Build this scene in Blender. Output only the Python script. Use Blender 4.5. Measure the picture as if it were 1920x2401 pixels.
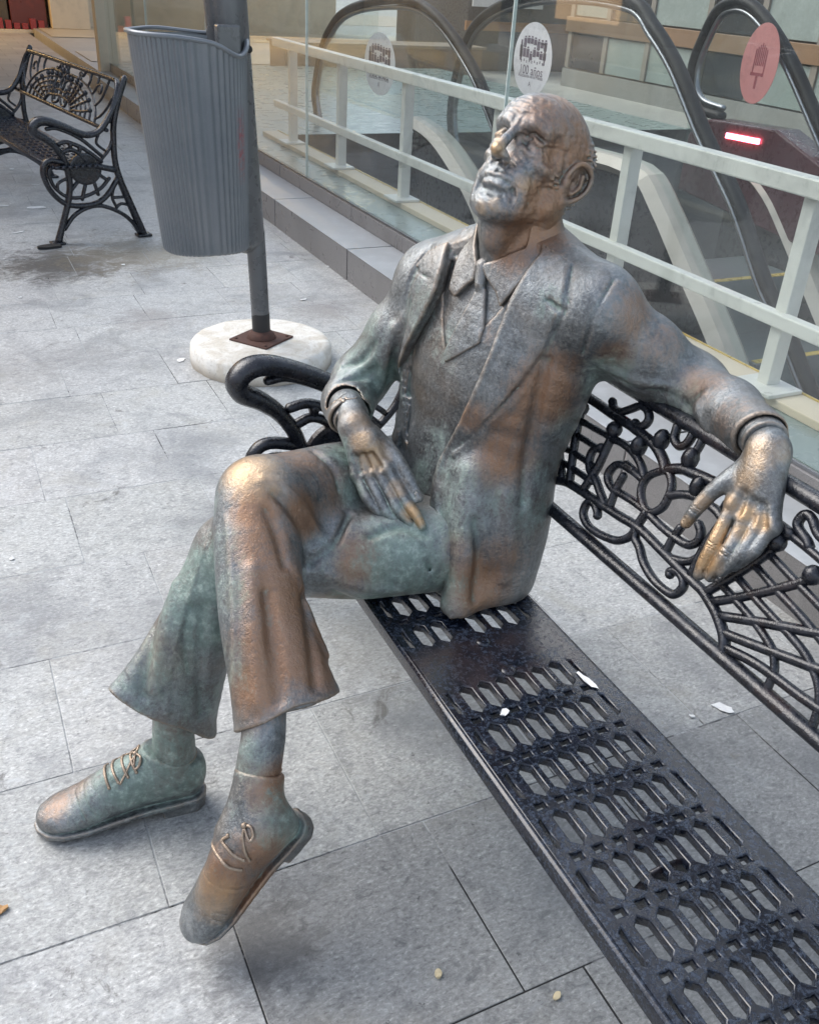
import bpy, bmesh, math, random
import numpy as np
from mathutils import Vector, Matrix, Euler

random.seed(7)
for o in list(bpy.data.objects):
    bpy.data.objects.remove(o, do_unlink=True)
SC = bpy.context.scene
COL = SC.collection

# ------------------------------------------------------------------ camera
# X runs towards the glass wall, Y along the bench away from the camera, Z up (metres).
def make_camera():
    yaw, pit, roll = 0.474384, 0.529054, -0.063302
    fwd = np.array([math.sin(yaw)*math.cos(pit), math.cos(yaw)*math.cos(pit), -math.sin(pit)])
    rgt = np.array([math.cos(yaw), -math.sin(yaw), 0.0])
    dwn = np.cross(fwd, rgt)
    c, s = math.cos(roll), math.sin(roll)
    r2 = c*rgt + s*dwn
    d2 = -s*rgt + c*dwn
    cd = bpy.data.cameras.new('camera')
    cam = bpy.data.objects.new('camera', cd)
    COL.objects.link(cam)
    cam.matrix_world = Matrix(((r2[0], -d2[0], -fwd[0], 0), (r2[1], -d2[1], -fwd[1], 0),
                               (r2[2], -d2[2], -fwd[2], 1.5), (0, 0, 0, 1)))
    cd.sensor_fit = 'VERTICAL'
    cd.sensor_height = 24.0
    cd.lens = 24.0*2167.72/2401.0
    cd.clip_start = 0.05
    cd.clip_end = 400
    SC.camera = cam
make_camera()

# ------------------------------------------------------------------ light
SUN_EL, SUN_AZ = math.radians(42), math.radians(322)   # soft light from the open side of the square
w = bpy.data.worlds.new('World'); SC.world = w; w.use_nodes = True
nt = w.node_tree; nt.nodes.clear()
sky = nt.nodes.new('ShaderNodeTexSky'); sky.sky_type = 'NISHITA'; sky.sun_disc = False
sky.sun_elevation = SUN_EL; sky.sun_rotation = SUN_AZ
sky.dust_density = 1.5; sky.air_density = 1.0; sky.ozone_density = 1.0
bg = nt.nodes.new('ShaderNodeBackground'); bg.inputs['Strength'].default_value = 0.14
wo = nt.nodes.new('ShaderNodeOutputWorld')
hs = nt.nodes.new('ShaderNodeHueSaturation'); hs.inputs['Saturation'].default_value = 0.55   # thin high cloud pales the blue
nt.links.new(sky.outputs[0], hs.inputs['Color']); nt.links.new(hs.outputs[0], bg.inputs[0]); nt.links.new(bg.outputs[0], wo.inputs[0])
sd = bpy.data.lights.new('sun', 'SUN'); sd.energy = 1.1; sd.angle = math.radians(50); sd.color = (1.0, 0.96, 0.91)
so = bpy.data.objects.new('sun', sd); COL.objects.link(so)
# sun_rotation is measured from +Y towards +X
dirv = Vector((math.sin(SUN_AZ)*math.cos(SUN_EL), math.cos(SUN_AZ)*math.cos(SUN_EL), math.sin(SUN_EL)))
so.rotation_euler = dirv.to_track_quat('Z', 'Y').to_euler()
so.location = (-3, 6, 6)
SC.view_settings.view_transform = 'Standard'; SC.view_settings.look = 'None'
SC.view_settings.exposure = 1.4; SC.view_settings.gamma = 1.0
try: SC.view_settings.use_curve_mapping = False
except Exception: pass
SC.render.engine = 'CYCLES'
SC.cycles.use_denoising = True
SC.cycles.max_bounces = 8; SC.cycles.transparent_max_bounces = 16
SC.cycles.caustics_reflective = False; SC.cycles.caustics_refractive = False
# ------------------------------------------------------------------ object helpers
def tag(o, label=None, cat=None, group=None, kind=None):
    if label: o['label'] = label
    if cat: o['category'] = cat
    if group: o['group'] = group
    if kind: o['kind'] = kind
    return o
def empty(name, loc=(0, 0, 0), label=None, cat=None, group=None):
    o = bpy.data.objects.new(name, None); COL.objects.link(o); o.location = loc
    o.empty_display_size = 0.1
    return tag(o, label, cat, group)
def link(name, me, parent=None, mat=None, smooth=None):
    o = bpy.data.objects.new(name, me); COL.objects.link(o)
    if mat is not None and not me.materials: me.materials.append(mat)
    if parent is not None:
        o.parent = parent; o.location = -Vector(parent.location) if parent.parent is None and parent.type == 'EMPTY' else (0, 0, 0)
    if smooth:
        for p in me.polygons: p.use_smooth = True
    return o
def mesh(name, V, F, smooth=False):
    me = bpy.data.meshes.new(name); me.from_pydata([tuple(map(float, v)) for v in V], [], F); me.update()
    if smooth: me.polygons.foreach_set('use_smooth', [True]*len(me.polygons))
    return me
def copy_tree(o, parent=None):
    c = o.copy(); COL.objects.link(c)
    if parent is not None: c.parent = parent
    for ch in list(o.children): copy_tree(ch, c)
    return c
class MB:
    """collects simple solids into one mesh"""
    def __init__(self): self.V = []; self.F = []
    def add(self, V, F):
        n = len(self.V); self.V += [tuple(v) for v in V]; self.F += [tuple(i+n for i in f) for f in F]; return self
    def box(self, lo, hi, M=None):
        (a, b, c), (d, e, f) = lo, hi
        V = [(a,b,c),(d,b,c),(d,e,c),(a,e,c),(a,b,f),(d,b,f),(d,e,f),(a,e,f)]
        if M is not None: V = [tuple(M @ Vector(v)) for v in V]
        return self.add(V, [(0,3,2,1),(4,5,6,7),(0,1,5,4),(1,2,6,5),(2,3,7,6),(3,0,4,7)])
    def prism(self, poly, lo, hi, axis=1):
        """polygon in the two other axes, extruded along axis"""
        n = len(poly)
        def P(p, t):
            return {0: (t, p[0], p[1]), 1: (p[0], t, p[1]), 2: (p[0], p[1], t)}[axis]
        V = [P(p, lo) for p in poly]+[P(p, hi) for p in poly]
        F = [tuple(range(n))[::-1], tuple(range(n, 2*n))]+[(i, (i+1) % n, n+(i+1) % n, n+i) for i in range(n)]
        return self.add(V, F)
    def mesh(self, name, bevel=0.0, smooth=False, seg=2):
        me = bpy.data.meshes.new(name); me.from_pydata(self.V, [], self.F)
        bm = bmesh.new(); bm.from_mesh(me)
        bmesh.ops.recalc_face_normals(bm, faces=bm.faces[:])
        if bevel:
            ed = [e for e in bm.edges if len(e.link_faces) == 2 and e.calc_face_angle(0) > 0.5]
            bmesh.ops.bevel(bm, geom=ed, offset=bevel, segments=seg, profile=0.5, affect='EDGES', clamp_overlap=True)
        bm.to_mesh(me); bm.free()
        if smooth: me.polygons.foreach_set('use_smooth', [True]*len(me.polygons))
        return me
    def build(self, name, mat, parent=None, bevel=0.0, smooth=False, seg=2):
        return link(name, self.mesh(name, bevel, smooth, seg), parent, mat)
def catmull(P, n=6, closed=False):
    P = np.asarray(P, float); m = len(P)
    if m < 3 and not closed: 
        t = np.linspace(0, 1, n+1)[:, None]; return P[0]*(1-t)+P[1]*t
    out = []
    for i in range(m if closed else m-1):
        if closed: p0, p1, p2, p3 = P[(i-1) % m], P[i], P[(i+1) % m], P[(i+2) % m]
        else:
            p1, p2 = P[i], P[i+1]; p0 = P[i-1] if i > 0 else 2*p1-p2; p3 = P[i+2] if i+2 < m else 2*p2-p1
        for t in np.arange(n)/n:
            out.append(.5*(2*p1+(p2-p0)*t+(2*p0-5*p1+4*p2-p3)*t*t+(3*p1-p0-3*p2+p3)*t**3))
    if not closed: out.append(P[-1])
    return np.array(out)
def tube(P, r, sides=8, closed=False, up=(0, 1, 0), wide=1.0, res=5, caps=True):
    """tube along a smooth path; 'wide' stretches the section along the direction up"""
    C = catmull(P, res, closed)
    n = len(C)
    R = np.interp(np.linspace(0, 1, n), np.linspace(0, 1, len(r)), r) if hasattr(r, '__len__') else np.full(n, r)
    T = np.gradient(C, axis=0) if not closed else np.roll(C, -1, 0)-np.roll(C, 1, 0)
    T /= np.linalg.norm(T, axis=1)[:, None]+1e-12
    up = np.asarray(up, float)
    V = []; F = []
    ang = np.arange(sides)*2*math.pi/sides
    for i in range(n):
        u = up-T[i]*(up@T[i])
        if np.linalg.norm(u) < 1e-3: u = np.array([1., .3, .2])-T[i]*T[i][0]
        u /= np.linalg.norm(u); v = np.cross(T[i], u)
        for a in ang: V.append(C[i]+R[i]*(math.cos(a)*u*wide+math.sin(a)*v))
    m = n if closed else n-1
    for i in range(m):
        for k in range(sides):
            a = i*sides+k; b = i*sides+(k+1) % sides; c = ((i+1) % n)*sides+(k+1) % sides; d = ((i+1) % n)*sides+k
            F.append((a, b, c, d))
    if caps and not closed:
        # rounded ends
        for e, s in ((0, -1), (n-1, 1)):
            k0 = len(V); 
            for k in range(sides):
                p = np.array(V[e*sides+k]); V.append(C[e]+(p-C[e])*.6+T[e]*s*R[e]*.55)
            V.append(C[e]+T[e]*s*R[e]*.8); tip = len(V)-1
            for k in range(sides):
                k2 = (k+1) % sides
                q = (e*sides+k, e*sides+k2, k0+k2, k0+k); t3 = (k0+k, k0+k2, tip)
                F.append(q if s > 0 else q[::-1]); F.append(t3 if s > 0 else t3[::-1])
    return V, F
def ball(c, r, seg=10, sc=(1, 1, 1)):
    V = []; F = []
    rings = seg//2+1
    for i in range(rings+1):
        th = math.pi*i/rings
        for k in range(seg):
            ph = 2*math.pi*k/seg
            V.append((c[0]+r*sc[0]*math.sin(th)*math.cos(ph), c[1]+r*sc[1]*math.sin(th)*math.sin(ph), c[2]+r*sc[2]*math.cos(th)))
    for i in range(rings):
        for k in range(seg):
            k2 = (k+1) % seg
            F.append((i*seg+k, (i+1)*seg+k, (i+1)*seg+k2, i*seg+k2))
    return V, F
# ------------------------------------------------------------------ materials
class NT:
    def __init__(self, name):
        self.m = bpy.data.materials.new(name); self.m.use_nodes = True
        self.t = self.m.node_tree; self.t.nodes.clear()
        self.out = self.n('ShaderNodeOutputMaterial')
    def n(self, typ, **kw):
        x = self.t.nodes.new(typ)
        for k, v in kw.items(): setattr(x, k, v)
        return x
    def l(self, a, b): self.t.links.new(a, b)
    def set(self, sock, v):
        if hasattr(v, 'is_linked') or isinstance(v, bpy.types.NodeSocket): self.l(v, sock)
        else: sock.default_value = v
    def coord(self, kind='Object'):
        if kind == 'Position': return self.n('ShaderNodeNewGeometry').outputs['Position']
        return self.n('ShaderNodeTexCoord').outputs[kind]
    def noise(self, vec, scale, detail=4, rough=.55, dist=0.0):
        x = self.n('ShaderNodeTexNoise'); self.l(vec, x.inputs['Vector'])
        x.inputs['Scale'].default_value = scale; x.inputs['Detail'].default_value = detail
        x.inputs['Roughness'].default_value = rough; x.inputs['Distortion'].default_value = dist
        return x.outputs['Fac']
    def ramp(self, fac, stops):
        x = self.n('ShaderNodeValToRGB'); self.l(fac, x.inputs[0])
        e = x.color_ramp.elements
        while len(e) < len(stops): e.new(0.5)
        for k, (p, c) in enumerate(stops):
            e[k].position = p; e[k].color = c if len(c) == 4 else (*c, 1)
        return x.outputs[0]
    def lin(self, fac, a, b, c=0.0, d=1.0):
        x = self.n('ShaderNodeMapRange'); self.set(x.inputs[0], fac)
        for i, v in enumerate((a, b, c, d)): self.set(x.inputs[i+1], v)
        return x.outputs[0]
    def mix(self, fac, a, b, mode='MIX'):
        x = self.n('ShaderNodeMix'); x.data_type = 'RGBA'; x.blend_type = mode
        self.set(x.inputs[0], fac)
        for s, v in ((x.inputs[6], a), (x.inputs[7], b)):
            if isinstance(v, tuple): s.default_value = v if len(v) == 4 else (*v, 1)
            else: self.l(v, s)
        return x.outputs[2]
    def math(self, op, a, b=0.0, clamp=False):
        x = self.n('ShaderNodeMath', operation=op); x.use_clamp = clamp
        self.set(x.inputs[0], a); self.set(x.inputs[1], b); return x.outputs[0]
    def attr(self, name): return self.n('ShaderNodeAttribute', attribute_name=name).outputs['Fac']
    def bump(self, h, strength=.3, dist=.01, normal=None):
        x = self.n('ShaderNodeBump'); self.l(h, x.inputs['Height'])
        x.inputs['Strength'].default_value = strength; x.inputs['Distance'].default_value = dist
        if normal is not None: self.l(normal, x.inputs['Normal'])
        return x.outputs[0]
    def pbsdf(self, color, rough=.5, metal=0.0, normal=None, spec=.5, **kw):
        b = self.n('ShaderNodeBsdfPrincipled')
        if isinstance(color, tuple): color = color if len(color) == 4 else (*color, 1)
        self.set(b.inputs['Base Color'], color); self.set(b.inputs['Roughness'], rough)
        self.set(b.inputs['Metallic'], metal); b.inputs['Specular IOR Level'].default_value = spec
        if normal is not None: self.l(normal, b.inputs['Normal'])
        for k, v in kw.items(): self.set(b.inputs[k], v)
        self.l(b.outputs[0], self.out.inputs[0])
        return self.m
def mat_plain(name, color, rough=.5, metal=0.0, var=.15, scale=30, bump=.1, spec=.5, kind='Object'):
    t = NT(name); c = t.coord(kind)
    f = t.noise(c, scale, 5); g = t.noise(c, scale*.12, 3)
    k = t.math('ADD', t.lin(f, .3, .7, -var, var), t.lin(g, .3, .7, -var, var))
    col = t.mix(t.math('ABSOLUTE', k), color, tuple(min(1, x*1.8) for x in color[:3]))
    col = t.mix(t.lin(k, 0, -2*var, 0, .6), col, tuple(x*.5 for x in color[:3]))
    return t.pbsdf(col, t.lin(f, .3, .7, max(.02, rough-.08), min(1, rough+.08)), metal, t.bump(f, bump, .004) if bump else None, spec)
# ------------------------------------------------------------------ setting materials
def m_granite(name='granite_paving', base=(.47, .47, .45)):
    t = NT(name); P = t.coord('Position')
    mp = t.n('ShaderNodeMapping'); t.l(P, mp.inputs[0]); mp.inputs['Scale'].default_value = (.75, 1.25, 1)
    Q = mp.outputs[0]
    spk = t.noise(P, 300, 3, .75); fin = t.noise(Q, 120, 5, .72, .4); mid = t.noise(Q, 40, 6, .75, .8); big = t.noise(P, 2.6, 5, .62, .6)
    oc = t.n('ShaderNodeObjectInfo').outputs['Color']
    c = t.ramp(fin, [(.28, tuple(x*.38 for x in base)), (.42, tuple(x*.78 for x in base)), (.54, base), (.64, tuple(min(1, x*1.35) for x in base)), (.74, tuple(min(1, x*2.0) for x in base))])
    c = t.mix(t.lin(spk, .40, .28, 0, .55), c, (.10, .105, .11)); c = t.mix(t.lin(spk, .66, .76, 0, .6), c, (.72, .75, .76))
    c = t.mix(t.lin(mid, .47, .30, 0, .8), c, (.155, .160, .165))
    c = t.mix(t.lin(mid, .55, .72, 0, .55), c, (.56, .585, .59))
    warm = t.noise(P, 4.1, 5, .66, .8)
    c = t.mix(t.lin(warm, .54, .74, 0, .5), c, (.335, .315, .255))
    c = t.mix(t.lin(big, .50, .30, 0, .65), c, (.17, .178, .186))
    blot = t.noise(P, 15, 5, .72, 1.2); c = t.mix(t.lin(blot, .50, .28, 0, .6), c, (.20, .205, .21)); c = t.mix(t.lin(blot, .56, .74, 0, .45), c, (.50, .525, .53))
    st = t.noise(P, 5.5, 6, .75, 1.0); c = t.mix(t.lin(st, .37, .30, 0, .8), c, (.10, .095, .088)); c = t.mix(t.lin(st, .66, .72, 0, .45), c, (.30, .25, .17))
    spots = t.noise(P, 30, 4, .8)
    c = t.mix(t.lin(spots, .36, .30, 0, .75), c, (.085, .085, .085))
    for (sx, sy, r, k, col) in ((.50, 5.40, .45, .95, (.08, .076, .07)), (.95, 5.50, .50, .7, (.19, .16, .11)), (1.62, 4.25, .20, .6, (.22, .20, .19)), (.78, 4.35, .20, .5, (.21, .185, .175)),
                               (.27, 1.0, .13, .7, (.16, .155, .15)), (.80, 1.72, .22, .45, (.25, .235, .20)), (.05, 3.9, .35, .4, (.22, .215, .21)), (.45, 3.95, .25, .4, (.2, .195, .19)), (.30, 1.98, .3, .35, (.25, .25, .245)), (1.05, 1.35, .25, .4, (.24, .225, .2))):
        v = t.n('ShaderNodeVectorMath', operation='DISTANCE'); t.l(P, v.inputs[0]); v.inputs[1].default_value = (sx, sy, 0)
        dd = t.math('ADD', t.math('DIVIDE', v.outputs['Value'], r), t.math('MULTIPLY', t.math('SUBTRACT', mid, .5), 1.6)); dd = t.math('ADD', dd, t.math('MULTIPLY', t.math('SUBTRACT', st, .5), 2.2))
        c = t.mix(t.lin(dd, .35, 1.0, k, 0), c, col)
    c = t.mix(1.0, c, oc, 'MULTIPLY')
    h = t.math('ADD', t.math('MULTIPLY', fin, .7), t.math('MULTIPLY', mid, .6))
    return t.pbsdf(c, t.lin(mid, .3, .7, .34, .56), 0, t.bump(h, .4, .004))
M_GRAN = m_granite()
def m_plinth():
    t = NT('plinth_stone'); P = t.coord('Position')
    s = t.noise(P, 260, 3, .7); v = t.noise(P, 9, 6, .7, 1.5); b = t.noise(P, 2.2, 3)
    c = t.ramp(s, [(.3, (.11, .108, .11)), (.5, (.19, .185, .185)), (.7, (.27, .265, .26))])
    c = t.mix(t.lin(v, .5, .7, 0, .45), c, (.30, .295, .29)); c = t.mix(t.lin(b, .5, .35, 0, .5), c, (.13, .125, .125))
    return t.pbsdf(c, t.lin(v, .3, .7, .22, .45), 0, t.bump(s, .12, .002))
M_PLINTH = m_plinth()
def m_grout():
    t = NT('grout'); P = t.coord('Position'); n = t.noise(P, 2.1, 4, .65); f = t.noise(P, 70, 3)
    k = t.math('ADD', n, t.math('MULTIPLY', t.math('SUBTRACT', f, .5), .35))
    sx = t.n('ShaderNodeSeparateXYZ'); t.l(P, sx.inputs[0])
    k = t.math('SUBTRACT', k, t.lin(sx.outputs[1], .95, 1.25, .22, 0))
    return t.pbsdf(t.ramp(k, [(.33, (.02, .02, .02)), (.41, (.16, .16, .16)), (.50, (.40, .41, .41))]), .9)
M_GROUT = m_grout()
M_PLINTH_LIT = mat_plain('skylit_plinth_top', (.33, .345, .355), .4, var=.16, scale=26, bump=.08, kind='Position')  # plinth stone made paler: skylight on the flat top put into the colour
M_MORTAR = mat_plain('pale_mortar', (.34, .31, .30), .9, scale=200)
M_WHITE = mat_plain('white_painted_steel', (.66, .65, .60), .34, var=.05, scale=18, bump=.03)
M_CREAM = mat_plain('cream_panel', (.62, .52, .38), .5, var=.05, scale=6, bump=.02)
M_BEIGE = mat_plain('beige_deck', (.50, .45, .38), .4, var=.06, scale=10, bump=.02)
M_FLOOR = mat_plain('station_floor_resin', (.20, .25, .235), .3, var=.1, scale=8, bump=.02)
M_DARK = mat_plain('dark_stone', (.10, .10, .105), .35, var=.2, scale=60, bump=.05)
M_RUBBER = mat_plain('black_rubber', (.005, .0055, .007), .55, var=.05, scale=20, bump=.01, spec=.3)
M_STEEL = mat_plain('brushed_steel', (.24, .25, .27), .36, 1.0, var=.06, scale=40, bump=.02)
def m_glass(name, tint=(.95, .975, .965), dirt=.05, refl=1.0):
    t = NT(name); P = t.coord('Position')
    tr = t.n('ShaderNodeBsdfTransparent'); tr.inputs[0].default_value = (*tint, 1)
    gl = t.n('ShaderNodeBsdfGlossy'); gl.inputs['Roughness'].default_value = .015; gl.inputs[0].default_value = (1, 1, 1, 1)
    df = t.n('ShaderNodeBsdfDiffuse'); df.inputs[0].default_value = (.55, .58, .58, 1)
    fr = t.n('ShaderNodeFresnel'); bf = t.n('ShaderNodeNewGeometry').outputs['Backfacing']; t.l(t.lin(bf, 0, 1, 1.45, 1/1.45), fr.inputs['IOR'])
    m1 = t.n('ShaderNodeMixShader'); t.l(t.math('MULTIPLY', fr.outputs[0], refl, True), m1.inputs[0]); t.l(tr.outputs[0], m1.inputs[1]); t.l(gl.outputs[0], m1.inputs[2])
    d1 = t.noise(P, 3, 5, .6); d2 = t.noise(P, 420, 2, .5)
    dust = t.math('ADD', t.lin(d1, .35, .7, dirt*.25, dirt), t.lin(d2, .715, .75, 0, .8), True)
    m2 = t.n('ShaderNodeMixShader'); t.l(dust, m2.inputs[0]); t.l(m1.outputs[0], m2.inputs[1]); t.l(df.outputs[0], m2.inputs[2])
    t.l(m2.outputs[0], t.out.inputs[0]); return t.m
M_GLASS = m_glass('dusty_glass')
M_GLASS2 = m_glass('balustrade_glass', (.93, .965, .955), .02)
M_GEDGE = mat_plain('glass_edge', (.60, .68, .64), .2, var=.05, bump=0)

# ------------------------------------------------------------------ pavement of stone slabs
mb = MB(); mb.box((-.64, -.86, -.12), (2.12, 6.74, -.0016)); mb.box((.41, 6.741, -.12), (2.12, 13.3, -.0016))
pave = tag(mb.build('pavement', M_GROUT), kind='structure')
slabs = []
for k in range(3):
    b = MB(); b.box((-.2085, -.1985, -.03), (.2085, .1985, 0)); slabs.append(b.mesh('paving_slab', .0009+.0003*k))
    slabs[-1].materials.append(M_GRAN)
ROWX = {0: .242, 1: .145, 2: .035, 3: .343, 4: .18, 5: .121, 6: .422, 7: .307}
rs = random.Random(3)
for r in range(-4, 31):
    y = 1.142+(r-1)*.40+.20
    x0 = ROWX.get(r, rs.random()*.42) % .42
    for k in range(-3, 5):
        xc = x0+k*.42+.21
        if xc < -.85 or xc > 2.15 or (r > 14 and xc < .2): continue
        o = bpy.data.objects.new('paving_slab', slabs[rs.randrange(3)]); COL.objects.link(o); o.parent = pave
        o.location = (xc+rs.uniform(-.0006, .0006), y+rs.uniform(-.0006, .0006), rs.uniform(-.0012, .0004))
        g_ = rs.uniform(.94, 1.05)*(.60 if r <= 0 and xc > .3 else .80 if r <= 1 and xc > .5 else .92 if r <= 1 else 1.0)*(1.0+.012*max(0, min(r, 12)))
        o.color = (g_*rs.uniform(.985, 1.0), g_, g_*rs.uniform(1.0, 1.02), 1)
        o.rotation_euler = (rs.uniform(-.001, .001), rs.uniform(-.001, .001), rs.choice((0, math.pi))+rs.uniform(-.0008, .0008))
def m_plaza():
    t = NT('plaza_floor'); P = t.coord('Position')
    br = t.n('ShaderNodeTexBrick'); t.l(P, br.inputs['Vector']); br.inputs['Scale'].default_value = 1.0
    br.inputs['Brick Width'].default_value = .42; br.inputs['Row Height'].default_value = .40; br.inputs['Mortar Size'].default_value = .004
    for i, c in ((1, (.38, .37, .35)), (2, (.46, .44, .41)), (3, (.15, .14, .13))): br.inputs[i].default_value = (*c, 1)
    n = t.noise(P, 1.1, 4); c = t.mix(t.lin(n, .5, .68, 0, .6), br.outputs[0], (.26, .24, .22))
    return t.pbsdf(c, .38)
mb = MB(); mb.box((-60, 13.301, -.1), (2.1, 90, -.0012)); tag(mb.build('shop_forecourt', m_plaza()), kind='structure')
mb = MB(); mb.box((-60, -30, -.1), (-.641, 6.74, -.0012)); mb.box((-60, 6.741, -.1), (.409, 13.3, -.0012)); mb.box((-.64, -30, -.1), (60, -.861, -.0012))
tag(mb.build('plaza_ground', M_GRAN), kind='structure')

# ------------------------------------------------------------------ stone plinth under the glass wall
pl = empty('stone_plinth', (1.93, 4, 0), 'low grey stone plinth with joints running under the glass wall', 'plinth')
edges = [-1.5, -.27, .96, 2.19, 3.42, 4.70, 5.95, 7.2, 8.45, 9.7, 10.95, 12.2, 13.45]
e2 = [-1.5, -.15, 1.2, 2.55, 3.85, 5.30, 6.65, 8.0, 9.35, 10.7, 12.05, 13.45]
for a, b in zip(edges[:-1], edges[1:]):
    m = MB(); m.box((1.931, a+.006, -.02), (2.26, b-.006, .169)); m.build('plinth_block', M_PLINTH, pl, .003)
    m = MB(); m.box((1.9285, a+.006, .1692), (2.1995, b-.006, .1725)); m.build('top_layer', M_PLINTH_LIT, pl, .0012)  # thin sheet added to carry the skylit tone of the plinth top
    m = MB(); m.box((1.937, b-.0055, -.02), (2.25, b+.0055, .164)); m.build('mortar_joint', M_MORTAR, pl)
for a, b in zip(e2[:-1], e2[1:]):
    m = MB(); m.box((2.200, a+.004, .1728), (2.245, b-.004, .256)); m.build('upstand_block', M_PLINTH, pl, .002)
    m = MB(); m.box((2.203, b-.0035, .1728), (2.240, b+.0035, .252)); m.build('mortar_joint', M_MORTAR, pl)

# ------------------------------------------------------------------ glass wall
gw = empty('glass_wall', (2.22, 5, .26), 'tall frameless glass wall standing on the grey stone plinth', 'glass wall')
gy = [-1.4, 1.2, 3.67, 6.14, 8.6, 11.05, 13.5]
for a, b in zip(gy[:-1], gy[1:]):
    m = MB(); m.box((2.214, a+.004, .257), (2.226, b-.004, 3.1)); m.build('glass_pane', M_GLASS, gw)
for y in gy[1:-1]:
    m = MB(); m.box((2.2125, y-.0025, .257), (2.2275, y+.0025, 3.1)); m.build('joint_seal', M_GEDGE, gw)
m = MB(); m.box((2.2105, -1.4, .2565), (2.2145, 13.5, .268)); m.build('base_channel', M_STEEL, gw)
m = MB(); m.box((2.10, 13.52, 0), (2.36, 13.75, 3.1)); m.box((2.26, 13.50, 0), (2.30, 13.52, 3.1)); m.build('corner_post', M_CREAM, gw, .004)
for a, b in zip((2.4, 3.6, 4.8), (3.59, 4.79, 6.0)):
    m = MB(); m.box((a, 13.62, .05), (b, 13.632, 3.1)); m.build('glass_pane', M_GLASS, gw)

# ------------------------------------------------------------------ station landing, pit, street beyond
m = MB(); m.box((2.246, -1.5, .10), (2.60, 7.9, .258)); m.box((2.246, 7.9, .10), (7.0, 13.6, .258))
tag(m.build('station_floor', M_FLOOR), kind='structure')
m = MB(); m.box((2.60, -1.5, -4), (2.68, 7.9, .256)); m.box((2.60, 7.9, -4), (7.0, 7.98, .256)); m.box((7.0, -1.5, -4), (7.08, 7.98, .256)); m.box((2.6, -1.6, -4), (7.08, -1.5, .256)); m.box((2.6, -1.5, -4.1), (7.08, 7.98, -4))
tag(m.build('stairwell', M_DARK), kind='structure')
m = MB(); m.box((2.47, -1.5, .2585), (2.612, 7.9, .29))
ledge = tag(m.build('landing_edge_beam', M_CREAM, None, .004), 'cream edge beam along the stairwell behind the glass wall', 'edge beam')
m = MB(); m.box((2.600, -1.5, .2905), (2.606, 7.9, .296)); m.build('edge_trim', mat_plain('yellow_trim', (.62, .45, .12), .3, .2), ledge)
m = MB(); m.box((7.09, -30, -.1), (40, 60, .09)); m.box((2.2, 13.8, -.1), (7.09, 60, .085))
tag(m.build('street_pavement', mat_plain('street_stone', (.36, .34, .31), .5, var=.25, scale=3, kind='Position')), kind='structure')
for k, (y0, y1, c) in enumerate([(15.6, 17.2, (.46, .40, .32)), (20, 23, (.50, .42, .30)), (27, 33, (.42, .33, .24))]):
    m = MB(); m.box((2.3, y0, .092), (20, y1, .097)); tag(m.build('paving_band', mat_plain('paving_band', c, .45, var=.1, scale=4)), kind='structure')

# ------------------------------------------------------------------ railing behind the glass
rl = empty('railing', (2.5, 4.2, .26), 'pale painted steel railing with two rails behind the glass wall', 'railing')
for z0, z1, dx in ((.945, 1.005, .03), (.515, .565, .022)):
    m = MB(); m.box((2.50-dx, -1.4, z0), (2.50+dx, 7.62, z1)); m.build('rail', M_WHITE, rl, .006)
for y in (-.95, .10, 1.15, 2.19, 3.15, 4.2, 5.27, 6.3, 7.3):
    m = MB(); m.box((2.505, y-.006, .29), (2.565, y+.045, .944)); m.build('post', M_WHITE, rl, .003)
    m = MB(); m.box((2.44, y-.085, .2905), (2.598, y+.10, .305)); m.build('base_plate', M_WHITE, rl, .003)

# ------------------------------------------------------------------ escalators
def esc_rail(name, X, P, label, dark=.035):
    root = empty(name, (X, P[0][0], .26), label, 'escalator', 'escalators behind the glass')
    pts = [(X, y, z) for y, z in P]
    V, F = tube(pts, .029, 10, up=(1, 0, 0), wide=1.35, res=8); b = MB(); b.add(V, F); b.build('handrail', M_RUBBER, root, smooth=True)
    C = catmull(pts, 8)
    # guide just inside the loop, glass sheet inside the guide
    T = np.gradient(C, axis=0); T /= np.linalg.norm(T, axis=1)[:, None]
    N = np.stack([np.zeros(len(C)), -T[:, 2], T[:, 1]], 1)
    cen = C.mean(0)
    s = np.sign(((cen-C)*N).sum(1)); sg = 1 if s.sum() > 0 else -1
    G = C+N*sg*.046
    V, F = tube(G[::4], .016, 8, up=(1, 0, 0), wide=1.3, res=4); b = MB(); b.add(V, F); b.build('handrail_guide', M_STEEL, root, smooth=True)
    return root, G
R1 = [(8.55, .30), (8.62, .52), (8.45, .86), (8.25, 1.04), (7.95, 1.18), (7.45, 1.27), (6.75, 1.315), (6.38, 1.27), (6.05, 1.15), (5.73, .98), (5.53, .83), (5.0, .37), (4.3, -.25), (3.0, -1.4)]
R2 = [(6.35, .36), (6.45, .62), (6.38, .95), (6.2, 1.2), (5.8, 1.36), (5.2, 1.44), (4.55, 1.43), (4.33, 1.33), (4.08, 1.16), (3.8, .90), (3.46, .62), (3.19, .33), (3.0, .17), (2.75, -.07), (1.9, -.85), (.5, -2.2)]
R3 = [(4.50, .86), (4.68, .88), (4.79, .96), (4.82, 1.10), (4.78, 1.25), (4.70, 1.40), (4.58, 1.45), (4.45, 1.44), (4.3, 1.37), (4.09, 1.22), (3.87, 1.02), (3.3, .48), (2.4, -.35), (1.2, -1.5)]
M_ESC_IN = mat_plain('balustrade_dark', (.045, .047, .052), .3, var=.1, scale=30)
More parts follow.
